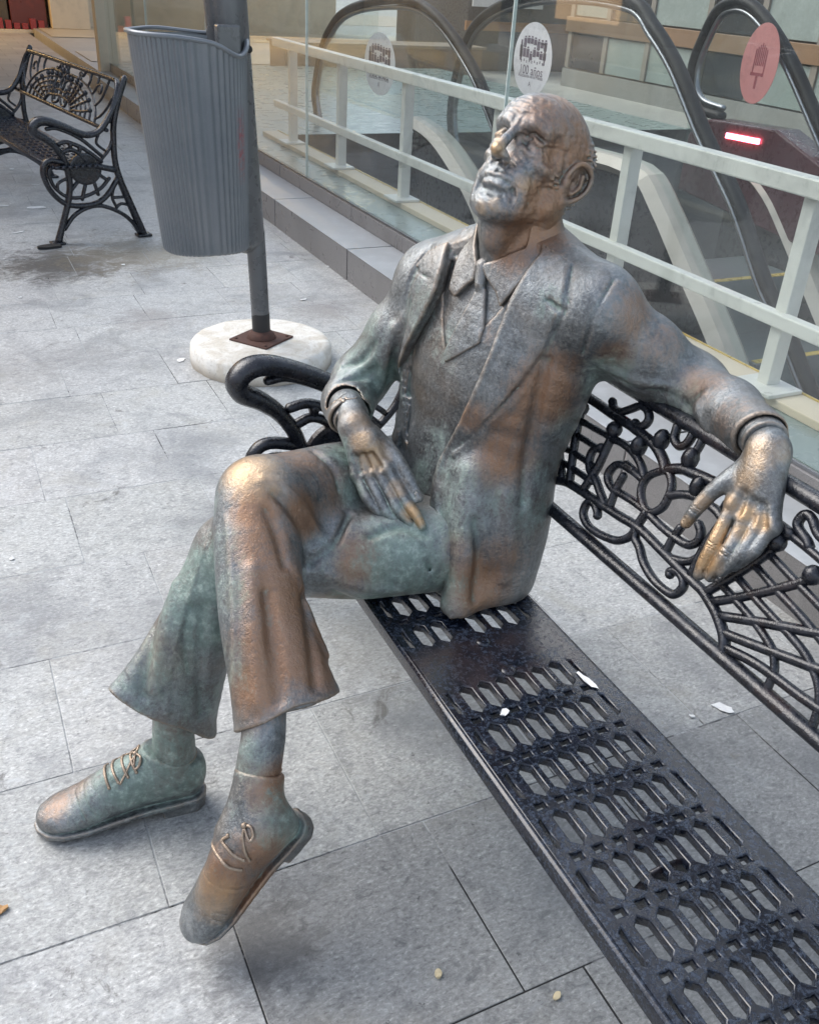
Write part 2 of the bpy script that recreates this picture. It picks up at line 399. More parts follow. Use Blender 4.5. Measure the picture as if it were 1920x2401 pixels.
for X, P, lab in ((3.2, R1, 'escalator handrail loop left of the statue head behind the glass'), (3.45, R2, 'long black escalator handrail sloping down right of the statue head'), (4.2, R3, 'farthest escalator handrail with the red light at its foot')):
    root, G = esc_rail('escalator', X, P, lab)
    # glass sheet : from the guide down 0.8 m to the deck
    top = G[::3]; low = [(X, p[1]+.10, max(p[2]-.70, -3.9)) if k > 8 else (X, p[1], .45) for k, p in enumerate(top)]
    ys = [p for p in top]
    n = len(ys); V = []; F = []
    for p in ys: V += [(X-.006, p[1], p[2]), (X+.006, p[1], p[2])]
    cen = len(V)
    # deck line follows the descent
    deck = []
    iM = int(np.argmax([p[2] for p in ys]))
    for k, p in enumerate(ys):
        zt = p[2]
        zb = (zt-.72) if k >= iM else .52
        deck.append((p[1]-(.25 if k >= iM else 0), min(zb, .62)))
    for (y, z) in deck: V += [(X-.006, y, z), (X+.006, y, z)]
    for k in range(n-1):
        a = 2*k; b = 2*k+2; c = cen+2*k; d = cen+2*k+2
        F += [(a, b, d, c), (a+1, c+1, d+1, b+1)]
    m = MB(); m.add(V, F); m.build('glass_panel', M_GLASS2, root)
    dk = [(X, y, z) for y, z in deck[iM:]]
    V, F = tube(dk[::3], .05, 6, up=(1, 0, 0), wide=2.2, res=3); m = MB(); m.add(V, F); m.build('deck', M_BEIGE, root)
    sk = MB(); d2 = deck[iM:]
    for (y0, z0), (y1, z1) in zip(d2[:-1], d2[1:]):
        sk.add([(X-.03, y0, z0-.05), (X-.03, y1, z1-.05), (X-.03, y1, z1-.75), (X-.03, y0, z0-.75), (X+.03, y0, z0-.05), (X+.03, y1, z1-.05), (X+.03, y1, z1-.75), (X+.03, y0, z0-.75)], [(0, 1, 2, 3), (7, 6, 5, 4), (0, 4, 5, 1), (3, 2, 6, 7)])
    sk.build('skirt_panel', M_ESC_IN, root)
    if X > 4:
        em = NT('red_led'); e = em.n('ShaderNodeEmission'); e.inputs[0].default_value = (1, .10, .16, 1); e.inputs[1].default_value = 9; em.l(e.outputs[0], em.out.inputs[0])
        m = MB()
        for k in range(13): m.box((4.100, 4.328-k*.0198, .770+k*.0005), (4.115, 4.328-k*.0198-.0172, .798+k*.0005))
        m.build('red_light_strip', em.m, root)
        m = MB(); m.prism([(4.66, .42), (4.66, .74), (4.52, .845), (3.98, .865), (3.55, .72), (3.30, .46), (3.30, .30)], 4.116, 4.30, 0); m.build('newel_base', mat_plain('maroon_newel', (.060, .016, .022), .3), root, .01)
# steps between the second and third balustrade
st = empty('escalator_steps', (3.85, 3.5, -.5), 'grey escalator steps with yellow edges going down behind the glass', 'escalator steps')
for k in range(14):
    y = 4.0-k*.40; z = .18-k*.30
    m = MB(); m.box((3.55, y-.40, z-.32), (4.12, y, z)); s = m.build('step', mat_plain('step_metal', (.16, .19, .20), .4, .4) if k == 0 else bpy.data.materials['step_metal'], st, .004)
    m = MB(); m.box((3.56, y-.398, z+.001), (4.11, y-.36, z+.005)); m.build('yellow_edge', bpy.data.materials['yellow_trim'], s)

# ------------------------------------------------------------------ stickers on the escalator glass
def sticker(X, Y, Z, ry, rz, col, ink, label, kind):
    root = tag(link('sticker', disc_mesh(ry, rz, .0012), None, mat_plain('sticker_film', col, .5, var=.03, bump=0)), label, 'sticker', 'oval stickers on the escalator glass')
    root.location = (X, Y, Z)
    im = mat_plain('sticker_ink', ink, .6, var=.05, bump=0)
    m = MB()
    if kind == 'hundred':
        r2 = random.Random(5)
        # crowd of small sketched figures
        for k in range(16):
            y = ry*(.62-1.24*(k % 8)/7); z = rz*(.12+.33*(k // 8)+r2.uniform(-.05, .07))
            if abs(y) > ry*.5 and z > rz*.35: z -= rz*.12
            h = rz*r2.uniform(.13, .24); wd = ry*.075
            m.box((-.0028, y-wd, z-h/2), (-.0020, y+wd, z+h/2)); m.box((-.0028, y-wd*.6, z+h/2+rz*.015), (-.0020, y+wd*.6, z+h/2+rz*.06))
        m.box((-.0028, ry*.58, rz*-.05), (-.0020, ry*.66, rz*.50)); m.box((-.0028, -ry*.66, rz*-.1), (-.0020, -ry*.60, rz*.48)); m.box((-.0028, -ry*.66, rz*.44), (-.0020, -ry*.40, rz*.48))
        for k in range(9): m.box((-.0028, ry*(.56-.14*k)-.004, rz*(-.10+.03*(k % 2))), (-.0020, ry*(.56-.14*k)+.004, rz*(-.03+.03*(k % 2))))
        m.build('printed_figures', im, root)
        for txt, zz, sz in (('100 años', -.30, .30), ('Asociación de la Prensa', -.45, .085), ('A', -.66, .12)):
            t = text_mesh(txt, sz*ry*(1.15 if sz > .2 else 1.6), (-.0022, 0, zz*rz), im); t.parent = root
    else:
        for a in range(7): m.box((-.0024, ry*(-.34+.10*a), rz*(-.30 if a in (0, 6) else -.05)), (-.0016, ry*(-.28+.10*a), rz*(.36+.05*(3-abs(a-3)))))
        m.box((-.0026, -ry*.06, -rz*.62), (-.0018, ry*.06, -rz*.30)); m.box((-.0026, -ry*.34, -rz*.30), (-.0018, ry*.38, -rz*.22))
        m.build('printed_emblem', im, root)
    return root
def disc_mesh(ry, rz, t):
    V = []; n = 40
    for x in (-t, t):
        for k in range(n): V.append((x, ry*math.cos(2*math.pi*k/n), rz*math.sin(2*math.pi*k/n)))
    F = [tuple(range(n)), tuple(range(2*n-1, n-1, -1))]+[(k, n+k, n+(k+1) % n, (k+1) % n) for k in range(n)]
    return mesh('sticker', V, F)
def text_mesh(txt, size, loc, mat, name='printed_text', rot=None):
    cu = bpy.data.curves.new(name, 'FONT'); cu.body = txt; cu.size = size; cu.align_x = 'CENTER'; cu.align_y = 'CENTER'; cu.resolution_u = 3
    o = bpy.data.objects.new(name, cu); COL.objects.link(o)
    dg = bpy.context.evaluated_depsgraph_get(); me = bpy.data.meshes.new_from_object(o.evaluated_get(dg))
    bpy.data.objects.remove(o)
    me.materials.clear(); me.materials.append(mat)
    o = bpy.data.objects.new(name, me); COL.objects.link(o)
    # text plane facing -X (towards the bench): text x -> -Y, text y -> Z
    o.rotation_euler = rot or Matrix(((0, 0, -1), (-1, 0, 0), (0, 1, 0))).to_euler(); o.location = loc
    return o
sticker(3.14, 7.08, .877, .285, .215, (.92, .93, .95), (.10, .10, .16), 'white oval sticker with sketched figures left of the statue head', 'hundred')
sticker(3.38, 5.33, 1.07, .215, .205, (.82, .78, .80), (.13, .09, .13), 'white oval sticker with sketched figures just above the statue head', 'hundred')
sticker(4.13, 4.22, 1.165, .135, .20, (.50, .20, .19), (.25, .04, .05), 'pink oval sticker with a red emblem on the farthest escalator glass', 'emblem')

# ------------------------------------------------------------------ buildings beyond
bd = empty('street_building', (8.9, 9, .1), 'street building with dark and pale shopfront panels behind the glass', 'building')
m = MB(); m.box((9.0, -6, .09), (14, 13.2, 3.4)); m.build('wall', mat_plain('facade_render', (.20, .175, .145), .7, var=.15, scale=2), bd)
m = MB(); m.box((8.93, -6, .09), (9.0, 13.2, .34)); m.build('wall_base', mat_plain('facade_base', (.22, .215, .20), .6), bd)
ori = mat_plain('orange_fascia', (.20, .115, .06), .5); drk = mat_plain('dark_window', (.028, .03, .034), .12, spec=.6); pal = mat_plain('pale_panel', (.24, .28, .26), .4)
y = 13.1; k = 0; r2 = random.Random(11)
while y > -5:
    wd = r2.uniform(.7, 1.15)
    m = MB(); m.box((8.95, y-wd+.05, .36), (8.992, y-.05, .82)); m.build('shop_panel', drk if k % 3 == 0 else pal, bd, .004)
    m = MB(); m.box((8.95, y-wd+.05, 1.06), (8.992, y-.05, 2.3)); w_ = m.build('window', drk if k % 2 else pal, bd, .004)
    m = MB(); m.box((8.925, y-.045, .36), (8.998, y+.045, 2.35)); m.build('pilaster', bpy.data.materials['facade_render'], bd)
    y -= wd; k += 1
m = MB(); m.box((8.90, -5.5, .84), (8.99, 13.2, 1.04)); m.build('fascia', ori, bd, .004)
m = MB(); m.box((8.85, -5.5, 2.4), (8.99, 13.2, 2.9)); m.build('sign_band', ori, bd, .004)
bl = empty('planter_wall', (6.2, 14, .1), 'long low brown wall standing beyond the escalators', 'low wall')
m = MB(); m.box((4.7, 13.9, .085), (7.9, 14.6, .50)); m.build('wall', mat_plain('brown_stone', (.17, .105, .07), .6, var=.2, scale=12), bl, .01)
m = MB(); m.box((4.66, 13.86, .501), (7.94, 14.64, .54)); m.build('top_layer', mat_plain('brown_coping', (.26, .20, .15), .6), bl, .006)
kb = empty('street_kiosk', (7.4, 15.6, .1), 'dark street kiosk with a pale sign and a brown stripe beyond the escalators', 'kiosk')
m = MB(); m.box((8.3, 15.2, .09), (11.2, 18.0, 2.4)); m.build('wall', mat_plain('kiosk_dark', (.05, .05, .052), .3), kb, .02)
m = MB(); m.box((8.25, 15.15, .70), (11.25, 15.19, .84)); m.build('stripe', mat_plain('kiosk_stripe', (.33, .17, .075), .5), kb)
m = MB(); m.box((8.35, 15.14, 1.05), (9.7, 15.18, 1.25)); m.build('sign', mat_plain('kiosk_sign', (.62, .62, .60), .4), kb)
# lit shop at the far left
sh = empty('lit_shop', (1.5, 22.3, 0), 'warm lit shopfront with dark red display beside a cream pillar', 'shop')
m = MB(); m.box((-14, 8.6, 3.9), (2.05, 23.4, 4.2)); m.build('unseen_canopy', mat_plain('unseen_canopy_grey', (.24, .25, .27), .7), sh)  # out of view, added to block the sky and dim the far ground
m = MB(); m.box((-9, 22.9, 0), (9, 23.2, 4)); m.build('wall', M_CREAM, sh)
m = MB(); m.box((2.56, 22.0, .10), (3.30, 22.7, 3.2)); m.build('pillar', M_CREAM, sh, .01)
m = MB(); m.box((2.55, 21.98, -.002), (3.31, 22.72, .098)); m.build('pillar_base', M_CREAM, sh, .006)
m = MB(); m.box((-6, 22.1, -.002), (2.53, 22.7, .06)); m.build('sill', M_CREAM, sh, .004)
red = mat_plain('display_red', (.12, .022, .014), .35, var=.4, scale=9, kind='Position'); brn = mat_plain('display_brown', (.07, .05, .025), .4, var=.4, scale=7, kind='Position')
for k, (a, b, mt) in enumerate(((-5, .2, brn), (.25, 1.78, brn), (1.82, 2.50, red))):
    m = MB(); m.box((a, 22.25, .062), (b, 22.6, 2.6)); m.build('display_panel', mt, sh, .01)
r2 = random.Random(2)
for k in range(14):
    x = .3+k*.155; h = r2.uniform(.1, .3)
    m = MB(); m.box((x, 22.13, .062), (x+.11, 22.24, .062+h)); m.build('display_box', mat_plain('display_box', (r2.uniform(.08, .3), r2.uniform(.03, .1), .03), .4) if k < 5 else bpy.data.materials['display_box'], sh, .005)
for k, y in enumerate((20.2, 21.4)):
    ld = bpy.data.lights.new('shop_lamp', 'AREA'); ld.energy = 85; ld.color = (1, .66, .30); ld.size = 2; ld.size_y = 1.2; ld.shape = 'RECTANGLE'
    lo = bpy.data.objects.new('shop_lamp', ld); COL.objects.link(lo); lo.location = (-2.2, y, 3.6)
# the building on the other side of the square, seen only as reflections in the glass and the bronze
ob = empty('opposite_building', (-15, 10, 0), 'long building with lit shop windows on the other side of the square', 'building')
m = MB(); m.box((-19, -25, 0), (-15, 45, 7)); m.build('wall', bpy.data.materials['facade_render'], ob)
lw = NT('lit_window'); e = lw.n('ShaderNodeEmission'); e.inputs[0].default_value = (1, .62, .32, 1); e.inputs[1].default_value = .9; lw.l(e.outputs[0], lw.out.inputs[0])
for k in range(14):
    m = MB(); m.box((-14.99, -24+k*5, .4), (-14.9, -20.6+k*5, 2.7)); m.build('shop_window', lw.m if k % 3 == 1 else drk, ob)
# ------------------------------------------------------------------ cast iron benches
def m_iron(name='black_iron_paint', rust=.35):
    t = NT(name); P = t.coord('Position')
    f = t.noise(P, 210, 4, .65); g = t.noise(P, 46, 5, .7); b = t.noise(P, 9, 5, .65, .5)
    c = t.ramp(g, [(.36, (.004, .005, .008)), (.52, (.008, .010, .016)), (.70, (.022, .026, .036))])
    c = t.mix(t.lin(f, .62, .74, 0, .45), c, (.11, .115, .125))
    c = t.mix(t.math('MULTIPLY', t.lin(b, .56, .70, 0, 1), rust), c, (.060, .034, .028))
    r = t.lin(g, .35, .65, .16, .40)
    return t.pbsdf(c, r, 0, t.bump(t.math('ADD', f, t.math('MULTIPLY', g, 1.5)), .35, .0025), .6)
M_IRON = m_iron()
def m_seat():
    t = NT('worn_seat_paint'); P = t.coord('Position')
    f = t.noise(P, 260, 4, .7); g = t.noise(P, 140, 4, .75); b = t.noise(P, 11, 5, .65, .6)
    c = t.ramp(g, [(.44, (.003, .004, .008)), (.51, (.005, .008, .016)), (.56, (.018, .026, .042)), (.7, (.034, .046, .070))])
    c = t.mix(t.lin(b, .54, .62, 0, .75), c, (.010, .012, .020))
    c = t.mix(t.lin(f, .66, .76, 0, .35), c, (.13, .14, .16))
    # rusty bolt plate
    sx = t.n('ShaderNodeSeparateXYZ'); t.l(P, sx.inputs[0])
    dx = t.math('ABSOLUTE', t.math('SUBTRACT', sx.outputs[1], 1.08)); pl_ = t.lin(dx, .05, .10, 1, 0)
    rr = t.math('MULTIPLY', pl_, t.lin(b, .42, .62, 0, .8))
    rr = t.math('ADD', rr, t.lin(t.noise(P, 17, 4, .6), .66, .72, 0, .4), True)
    c = t.mix(rr, c, (.030, .021, .022))
    return t.pbsdf(c, t.lin(g, .40, .60, .12, .32), 0, t.bump(t.math('ADD', g, f), .18, .0010), .6)
M_SEAT = m_seat()

# back panel pattern, (y from the middle of the bench, height along the leaning panel)
BW = .276
PAT = {
 'ring': [((0.001,.187),(.018,.174),(.029,.160),(.031,.145),(.024,.129),(.004,.114),(-.016,.113),(-.031,.129),(-.033,.149),(-.028,.170),(-.014,.184))],
 'arch': [((.268,.218),(.223,.218),(.175,.217),(.131,.218),(.087,.216),(.053,.213),(.028,.205),(.010,.195),(.001,.187)),
          ((.001,.187),(-.007,.194),(-.029,.205),(-.051,.209),(-.085,.214),(-.131,.218),(-.175,.217),(-.223,.216),(-.268,.214))],
 'scroll': [((.151,.178),(.119,.183),(.084,.180),(.057,.171),(.033,.155)),
            ((.035,.151),(.062,.153),(.093,.151),(.108,.144),(.115,.126),(.108,.113),(.086,.105),(.067,.107),(.032,.110),(-.005,.110)),
            ((.161,.157),(.177,.141),(.175,.123),(.159,.107),(.137,.100),(.111,.086),(.080,.071)),
            ((.088,.046),(.095,.055),(.113,.062),(.125,.057),(.127,.044),(.120,.031),(.097,.022),(.066,.023),(.028,.032),(.008,.044),(-.004,.061),(-.004,.079),(-.007,.110)),
            ((-.006,.078),(-.014,.060),(-.032,.052),(-.058,.035),(-.093,.024),(-.130,.023),(-.146,.030),(-.151,.047),(-.142,.058),(-.126,.061),(-.114,.054),(-.117,.047)),
            ((.195,.238),(.181,.228),(.161,.229),(.142,.243),(.124,.257),(.104,.256),(.092,.245),(.095,.231),(.110,.224),(.118,.228)),
            ((.027,.262),(.019,.241),(.003,.234),(-.009,.242),(-.012,.255),(-.011,.266)),
            ((-.304,.214),(-.293,.221),(-.273,.228),(-.266,.236),(-.269,.250),(-.283,.250),(-.306,.236),(-.33,.238),(-.35,.262)),
            ((-.014,.109),(-.049,.105),(-.090,.104),(-.118,.108),(-.131,.123),(-.126,.138),(-.113,.147)),
            ((-.033,.155),(-.057,.171),(-.090,.180),(-.130,.180),(-.158,.172))],
 'stub': [((.080,.138),(.080,.109),(.073,.075)), ((.089,.157),(.065,.155)), ((-.087,.125),(-.084,.098),(-.086,.072)), ((-.095,.069),(-.141,.092),(-.16,.15)),
          ((-.035,.230),(-.036,.252),(-.034,.268))],
 'hub_arch': [((.278,.002),(.271,.017),(.256,.030),(.234,.047),(.215,.056),(.190,.062),(.143,.066),(.091,.070),(.045,.073),(-.013,.078),(-.082,.072),(-.143,.066),(-.168,.064),(-.190,.062),(-.215,.054),(-.234,.046),(-.258,.031),(-.271,.017),(-.278,.002))],
}
FAN = {  # one side; the other is its mirror image
 'spoke': [((-.214,.059),(-.264,.105),(-.317,.159),(-.333,.182)), ((-.238,.049),(-.308,.084),(-.388,.121),(-.44,.146)), ((-.258,.031),(-.314,.048),(-.417,.080),(-.53,.115)),
           ((-.276,.015),(-.338,.028),(-.448,.036),(-.60,.062)), ((-.192,.062),(-.224,.118),(-.248,.167),(-.256,.190)), ((-.153,.066),(-.147,.118),(-.150,.160),(-.152,.185))],
 'fan_arc': [((-.140,.092),(-.212,.089),(-.246,.084),(-.281,.078),(-.313,.070),(-.340,.060),(-.355,.046),(-.363,.032),(-.368,.004)),
             ((-.144,.118),(-.222,.115),(-.269,.106),(-.311,.099),(-.352,.093),(-.390,.084),(-.425,.064),(-.445,.038),(-.455,.004)),
             ((-.148,.150),(-.236,.146),(-.295,.135),(-.348,.126),(-.391,.116),(-.46,.096),(-.515,.062),(-.54,.004)),
             ((-.150,.180),(-.254,.172),(-.302,.164),(-.366,.153),(-.47,.131),(-.56,.094),(-.61,.052),(-.63,.004)),
             ((-.268,.214),(-.34,.207),(-.45,.188),(-.57,.150),(-.66,.098),(-.71,.046),(-.725,.004))],
 'end_bar': [((-.45,.19),(-.47,.225),(-.46,.27)), ((-.56,.155),(-.60,.20),(-.60,.27)), ((-.66,.10),(-.73,.15),(-.76,.22),(-.77,.27)), ((-.715,.03),(-.79,.06),(-.86,.12),(-.89,.18)),
             ((-.60,.205),(-.66,.225),(-.69,.20),(-.68,.175),(-.655,.18))],
 'knob': [(-.333,.184), (-.445,.148), (-.535,.117), (-.605,.064), (-.256,.194), (-.152,.196)],
}
TILT = math.atan2(1.066-.957, .868-.615)
XB0, ZB0 = .957-.62, .615          # foot of the back panel relative to the bench origin
def bp(p, off=0.0):
    y, w_ = p
    return (XB0+w_*math.sin(TILT)-off*math.cos(TILT), y, ZB0+w_*math.cos(TILT)+off*math.sin(TILT))
BUP = (math.cos(TILT), 0, -math.sin(TILT))
def iron_part(name, paths, r, parent, wide=1.0, up=(0, 1, 0), sides=8, closed=False, res=5):
    m = MB()
    for P in paths:
        V, F = tube(P, r, sides, closed, up, wide, res); m.add(V, F)
    return m.build(name, M_IRON, parent, smooth=True)
def make_bench(label, group):
    root = empty('park_bench', (0, 0, 0), label, 'bench', group)
    HL = .94
    # back panel
    iron_part('lower_rail', [[bp((-HL, 0)), bp((0, 0)), bp((HL, 0))]], .0125, root, 1.15, BUP, 10)
    top = [(-HL+.0, .05), (-HL+.0, .16), (-HL+.015, .23), (-HL+.055, .267), (-HL+.12, .274), (-.5, .275), (0, .275), (.5, .275), (HL-.12, .274), (HL-.055, .267), (HL-.015, .23), (HL, .16), (HL, .05)]
    iron_part('top_rail', [[bp(p) for p in top]], .0145, root, 1.15, BUP, 10)
    for nm, L in PAT.items():
        for P in L:
            iron_part(nm, [[bp(p) for p in P]], {'ring': .0075, 'arch': .0098, 'scroll': .0078, 'stub': .0072, 'hub_arch': .0090}[nm], root, 1.15, BUP, 8, nm == 'ring', 6)
    for s in (1, -1):
        for nm in ('spoke', 'fan_arc', 'end_bar'):
            for P in FAN[nm]:
                iron_part(nm, [[bp((p[0]*s, p[1])) for p in P]], .0082 if nm == 'spoke' else .0068, root, 1.1, BUP, 7, res=5)
        for q in FAN['knob']:
            m = MB(); m.add(*ball(bp((q[0]*s, q[1]), .003), .0155, 10)); m.build('knob', M_IRON, root, smooth=True)
    for q in ((.079, .196), (.040, .227), (-.035, .227), (-.079, .196)):
        m = MB(); m.add(*ball(bp(q, .003), .0165, 10, (1, .9, 1.25))); m.build('knob', M_IRON, root, smooth=True)
    # end frames
    rear = [(.504, .0), (.445, .166), (.385, .345), (.368, .455), (.372, .56), (.385, .66), (.425, .78), (.470, .888)]
    armt = [(.470, .884), (.44, .815), (.372, .703), (.303, .618), (.235, .593), (.173, .606), (.088, .645), (.007, .672), (-.045, .668), (-.072, .640), (-.062, .610), (-.012, .580), (.037, .535), (.080, .456), (.092, .337), (.069, .23), (.019, .10), (-.015, .012)]
    for s in (1, -1):
        y = s*HL
        f = empty('end_frame', (0, 0, 0)); f.parent = root
        def fr(nm, P, r, wide=1.3, closed=False, sides=10):
            m = MB(); V, F = tube([(a, y, b) for a, b in P], r, sides, closed, (0, 1, 0), wide, 5); m.add(V, F)
            return link(nm, m.mesh(nm, smooth=True), f, M_IRON)
        fr('rear_post', rear, [.024, .022, .020, .017, .017, .017, .017, .018])
        fr('armrest', armt, [.017, .016, .016, .017, .018, .020, .022, .025, .027, .027, .026, .023, .020, .019, .018, .018, .018, .021], 1.35)
        fr('arm_brace', [(.0, .632), (.063, .632), (.181, .575), (.298, .473)], .011)
        fr('arm_brace', [(.055, .553), (.10, .560), (.145, .545), (.202, .515), (.289, .445)], .0125)
        fr('arm_brace', [(.070, .505), (.115, .520), (.16, .498), (.195, .452)], .0125)
        fr('arm_brace', [(.122, .548), (.120, .520)], [.016, .009]); fr('arm_brace', [(.175, .53), (.165, .49)], [.015, .008])
        fr('arm_brace', [(.271, .441), (.339, .511), (.372, .577)], .010); fr('arm_brace', [(.289, .596), (.271, .547), (.314, .506)], .008)
        fr('ring_band', [(.093, .445), (.005, .466), (-.036, .446), (-.049, .391), (-.018, .299), (.054, .225), (.146, .207), (.239, .217), (.311, .265), (.372, .345)], .0155)
        fr('ring_band', [(.084, .415), (.011, .427), (-.018, .405), (-.002, .332), (.048, .275), (.104, .254), (.183, .262), (.266, .297), (.325, .352)], .0105)
        fr('foot_arch', [(.029, .081), (.092, .152), (.175, .193), (.267, .197), (.374, .147), (.438, .087), (.475, .022)], .0125)
        fr('leg_brace', [(.347, .304), (.33, .24), (.352, .179)], .009); fr('leg_brace', [(.333, .24), (.409, .24)], .009); fr('leg_brace', [(.346, .179), (.379, .201), (.425, .191)], .009)
        fr('link', [(.25, .425), (.368, .395)], .018); fr('link', [(.02, .305), (.03, .342), (.10, .372)], .009)
        for a in (-.3, -1.0, -1.7, -2.3): fr('link', [(.19+.08*math.cos(a), .40+.08*math.sin(a)), (.17+.145*math.cos(a), .385+.145*math.sin(a))], .011)
        m = MB()
        n = 28; V = []; 
        for yy, k in ((y-.013, .88), (y-.009, 1), (y+.009, 1), (y+.013, .88)):
            for i in range(n): V.append((.19+.092*k*math.cos(2*math.pi*i/n), yy, .41+.088*k*math.sin(2*math.pi*i/n)))
        F = [tuple(range(n))[::-1], tuple(range(3*n, 4*n))]
        for q in range(3):
            for i in range(n): F.append((q*n+i, q*n+(i+1) % n, (q+1)*n+(i+1) % n, (q+1)*n+i))
        m.add(V, F); link('medallion', m.mesh('medallion', smooth=False), f, M_IRON)
        for xa, xb in ((-.06, .02), (.455, .545)): m = MB(); m.box((xa, y-.035, 0), (xb, y+.035, .016)); link('foot', m.mesh('foot', .005), f, M_IRON)
    # perforated seat
    zs = .44
    cu = bpy.data.curves.new('seat', 'CURVE'); cu.dimensions = '2D'; cu.fill_mode = 'BOTH'; cu.extrude = .0065; cu.bevel_depth = .0020; cu.bevel_resolution = 1
    def spl(P):
        s_ = cu.splines.new('POLY'); s_.points.add(len(P)-1); s_.use_cyclic_u = True
        for q, p in zip(s_.points, P): q.co = (p[0], p[1], 0, 1)
    spl([(-.0080, -HL+.02), (.288, -HL+.02), (.288, HL-.02), (-.0080, HL-.02)])
    X0 = .62
    def hexa(x, y, w_=.0288, L=.0755, c=.0130, cut=0):
        h = w_/2
        if cut == 0: P = [(x, y-L/2), (x+h, y-L/2+c), (x+h, y+L/2-c), (x, y+L/2), (x-h, y+L/2-c), (x-h, y-L/2+c)]
        else:
            P = [(x-.0055*cut, y-L/2+.004), (x+.0065*cut, y-L/2+c), (x+.0065*cut, y+L/2-c), (x-.0055*cut, y+L/2-.004)]
        spl(P)
    rows = [(1.01-.098*k)-1.06 for k in range(0, 10)]+[(1.197+.098*k)-1.06 for k in range(0, 8)]
    filled = random.Random(4)
    for ri, y in enumerate(rows):
        for k in range(-1, 7):
            x = .660+.0363*k-X0
            if ri == 10 and k in (2,): continue
            if k == -1: hexa(x+.003, y, cut=-1)
            elif k == 6: hexa(x-.004, y, cut=1)
            else:
                if filled.random() < .05: continue
                hexa(x, y)
        if ri < 17:
            dy = -.049 if ri < 10 else .049
            for k in range(7):
                x = .6425+.0363*k-X0; yy = y+dy
                spl([(x-.0112, yy-.0085), (x+.0112, yy-.0085), (x+.0112, yy+.0085), (x-.0112, yy+.0085)])
    o = bpy.data.objects.new('seat', cu); COL.objects.link(o)
    dg = bpy.context.evaluated_depsgraph_get(); me = bpy.data.meshes.new_from_object(o.evaluated_get(dg)); bpy.data.objects.remove(o)
    me.name = 'seat'; me.transform(Matrix.Translation((0, 0, zs-.0085))); me.materials.clear(); me.materials.append(M_SEAT)
    seat = link('seat', me, root)
    # rolled front and back lips
    m = MB(); m.prism([(-.0205, zs-.026), (-.017, zs-.029), (-.013, zs-.026), (-.0105, zs-.016), (-.0105, zs-.0002), (-.0140, zs-.0005), (-.0185, zs-.004)], -HL+.02, HL-.02); m.build('front_lip', M_SEAT, root, .001, smooth=True)
    m = MB(); m.prism([(.2885, zs-.0003), (.2885, zs-.02), (.292, zs-.026), (.296, zs-.024), (.297, zs-.008), (.294, zs-.002)], -HL+.02, HL-.02); m.build('back_lip', M_SEAT, root, .001)
    for (x, y) in ((.135, -.010), (.133, .078)):
        m = MB(); V, F = ball((x, y, zs+.0005), .0145, 12, (1, 1, .28)); m.add(V, F); m.build('bolt', M_SEAT, seat, smooth=True)
    # brackets under the seat
    for y in (-.45, .45):
        m = MB(); V, F = ball((.135, y, zs-.05), .06, 8, (1, .15, .8)); m.add(V, F); m.build('bracket', M_IRON, root, smooth=True)
    return root
bench1 = make_bench('black cast iron bench with worn honeycomb seat carrying the bronze statue', 'ornate cast iron benches')
bench2 = copy_tree(bench1)
bench1.location = (.62, 1.06, 0)
bench2['label'] = 'black cast iron bench standing empty at the far left behind the grey bin'
# the second bench stands further off and is turned slightly
d2 = Vector((.986, .163, 0)); a2 = math.atan2(.163, .986)
bench2.rotation_euler = (0, 0, a2)
bench2.location = Vector((.574, 5.812, 0))+Vector((-math.sin(a2), math.cos(a2), 0))*.94
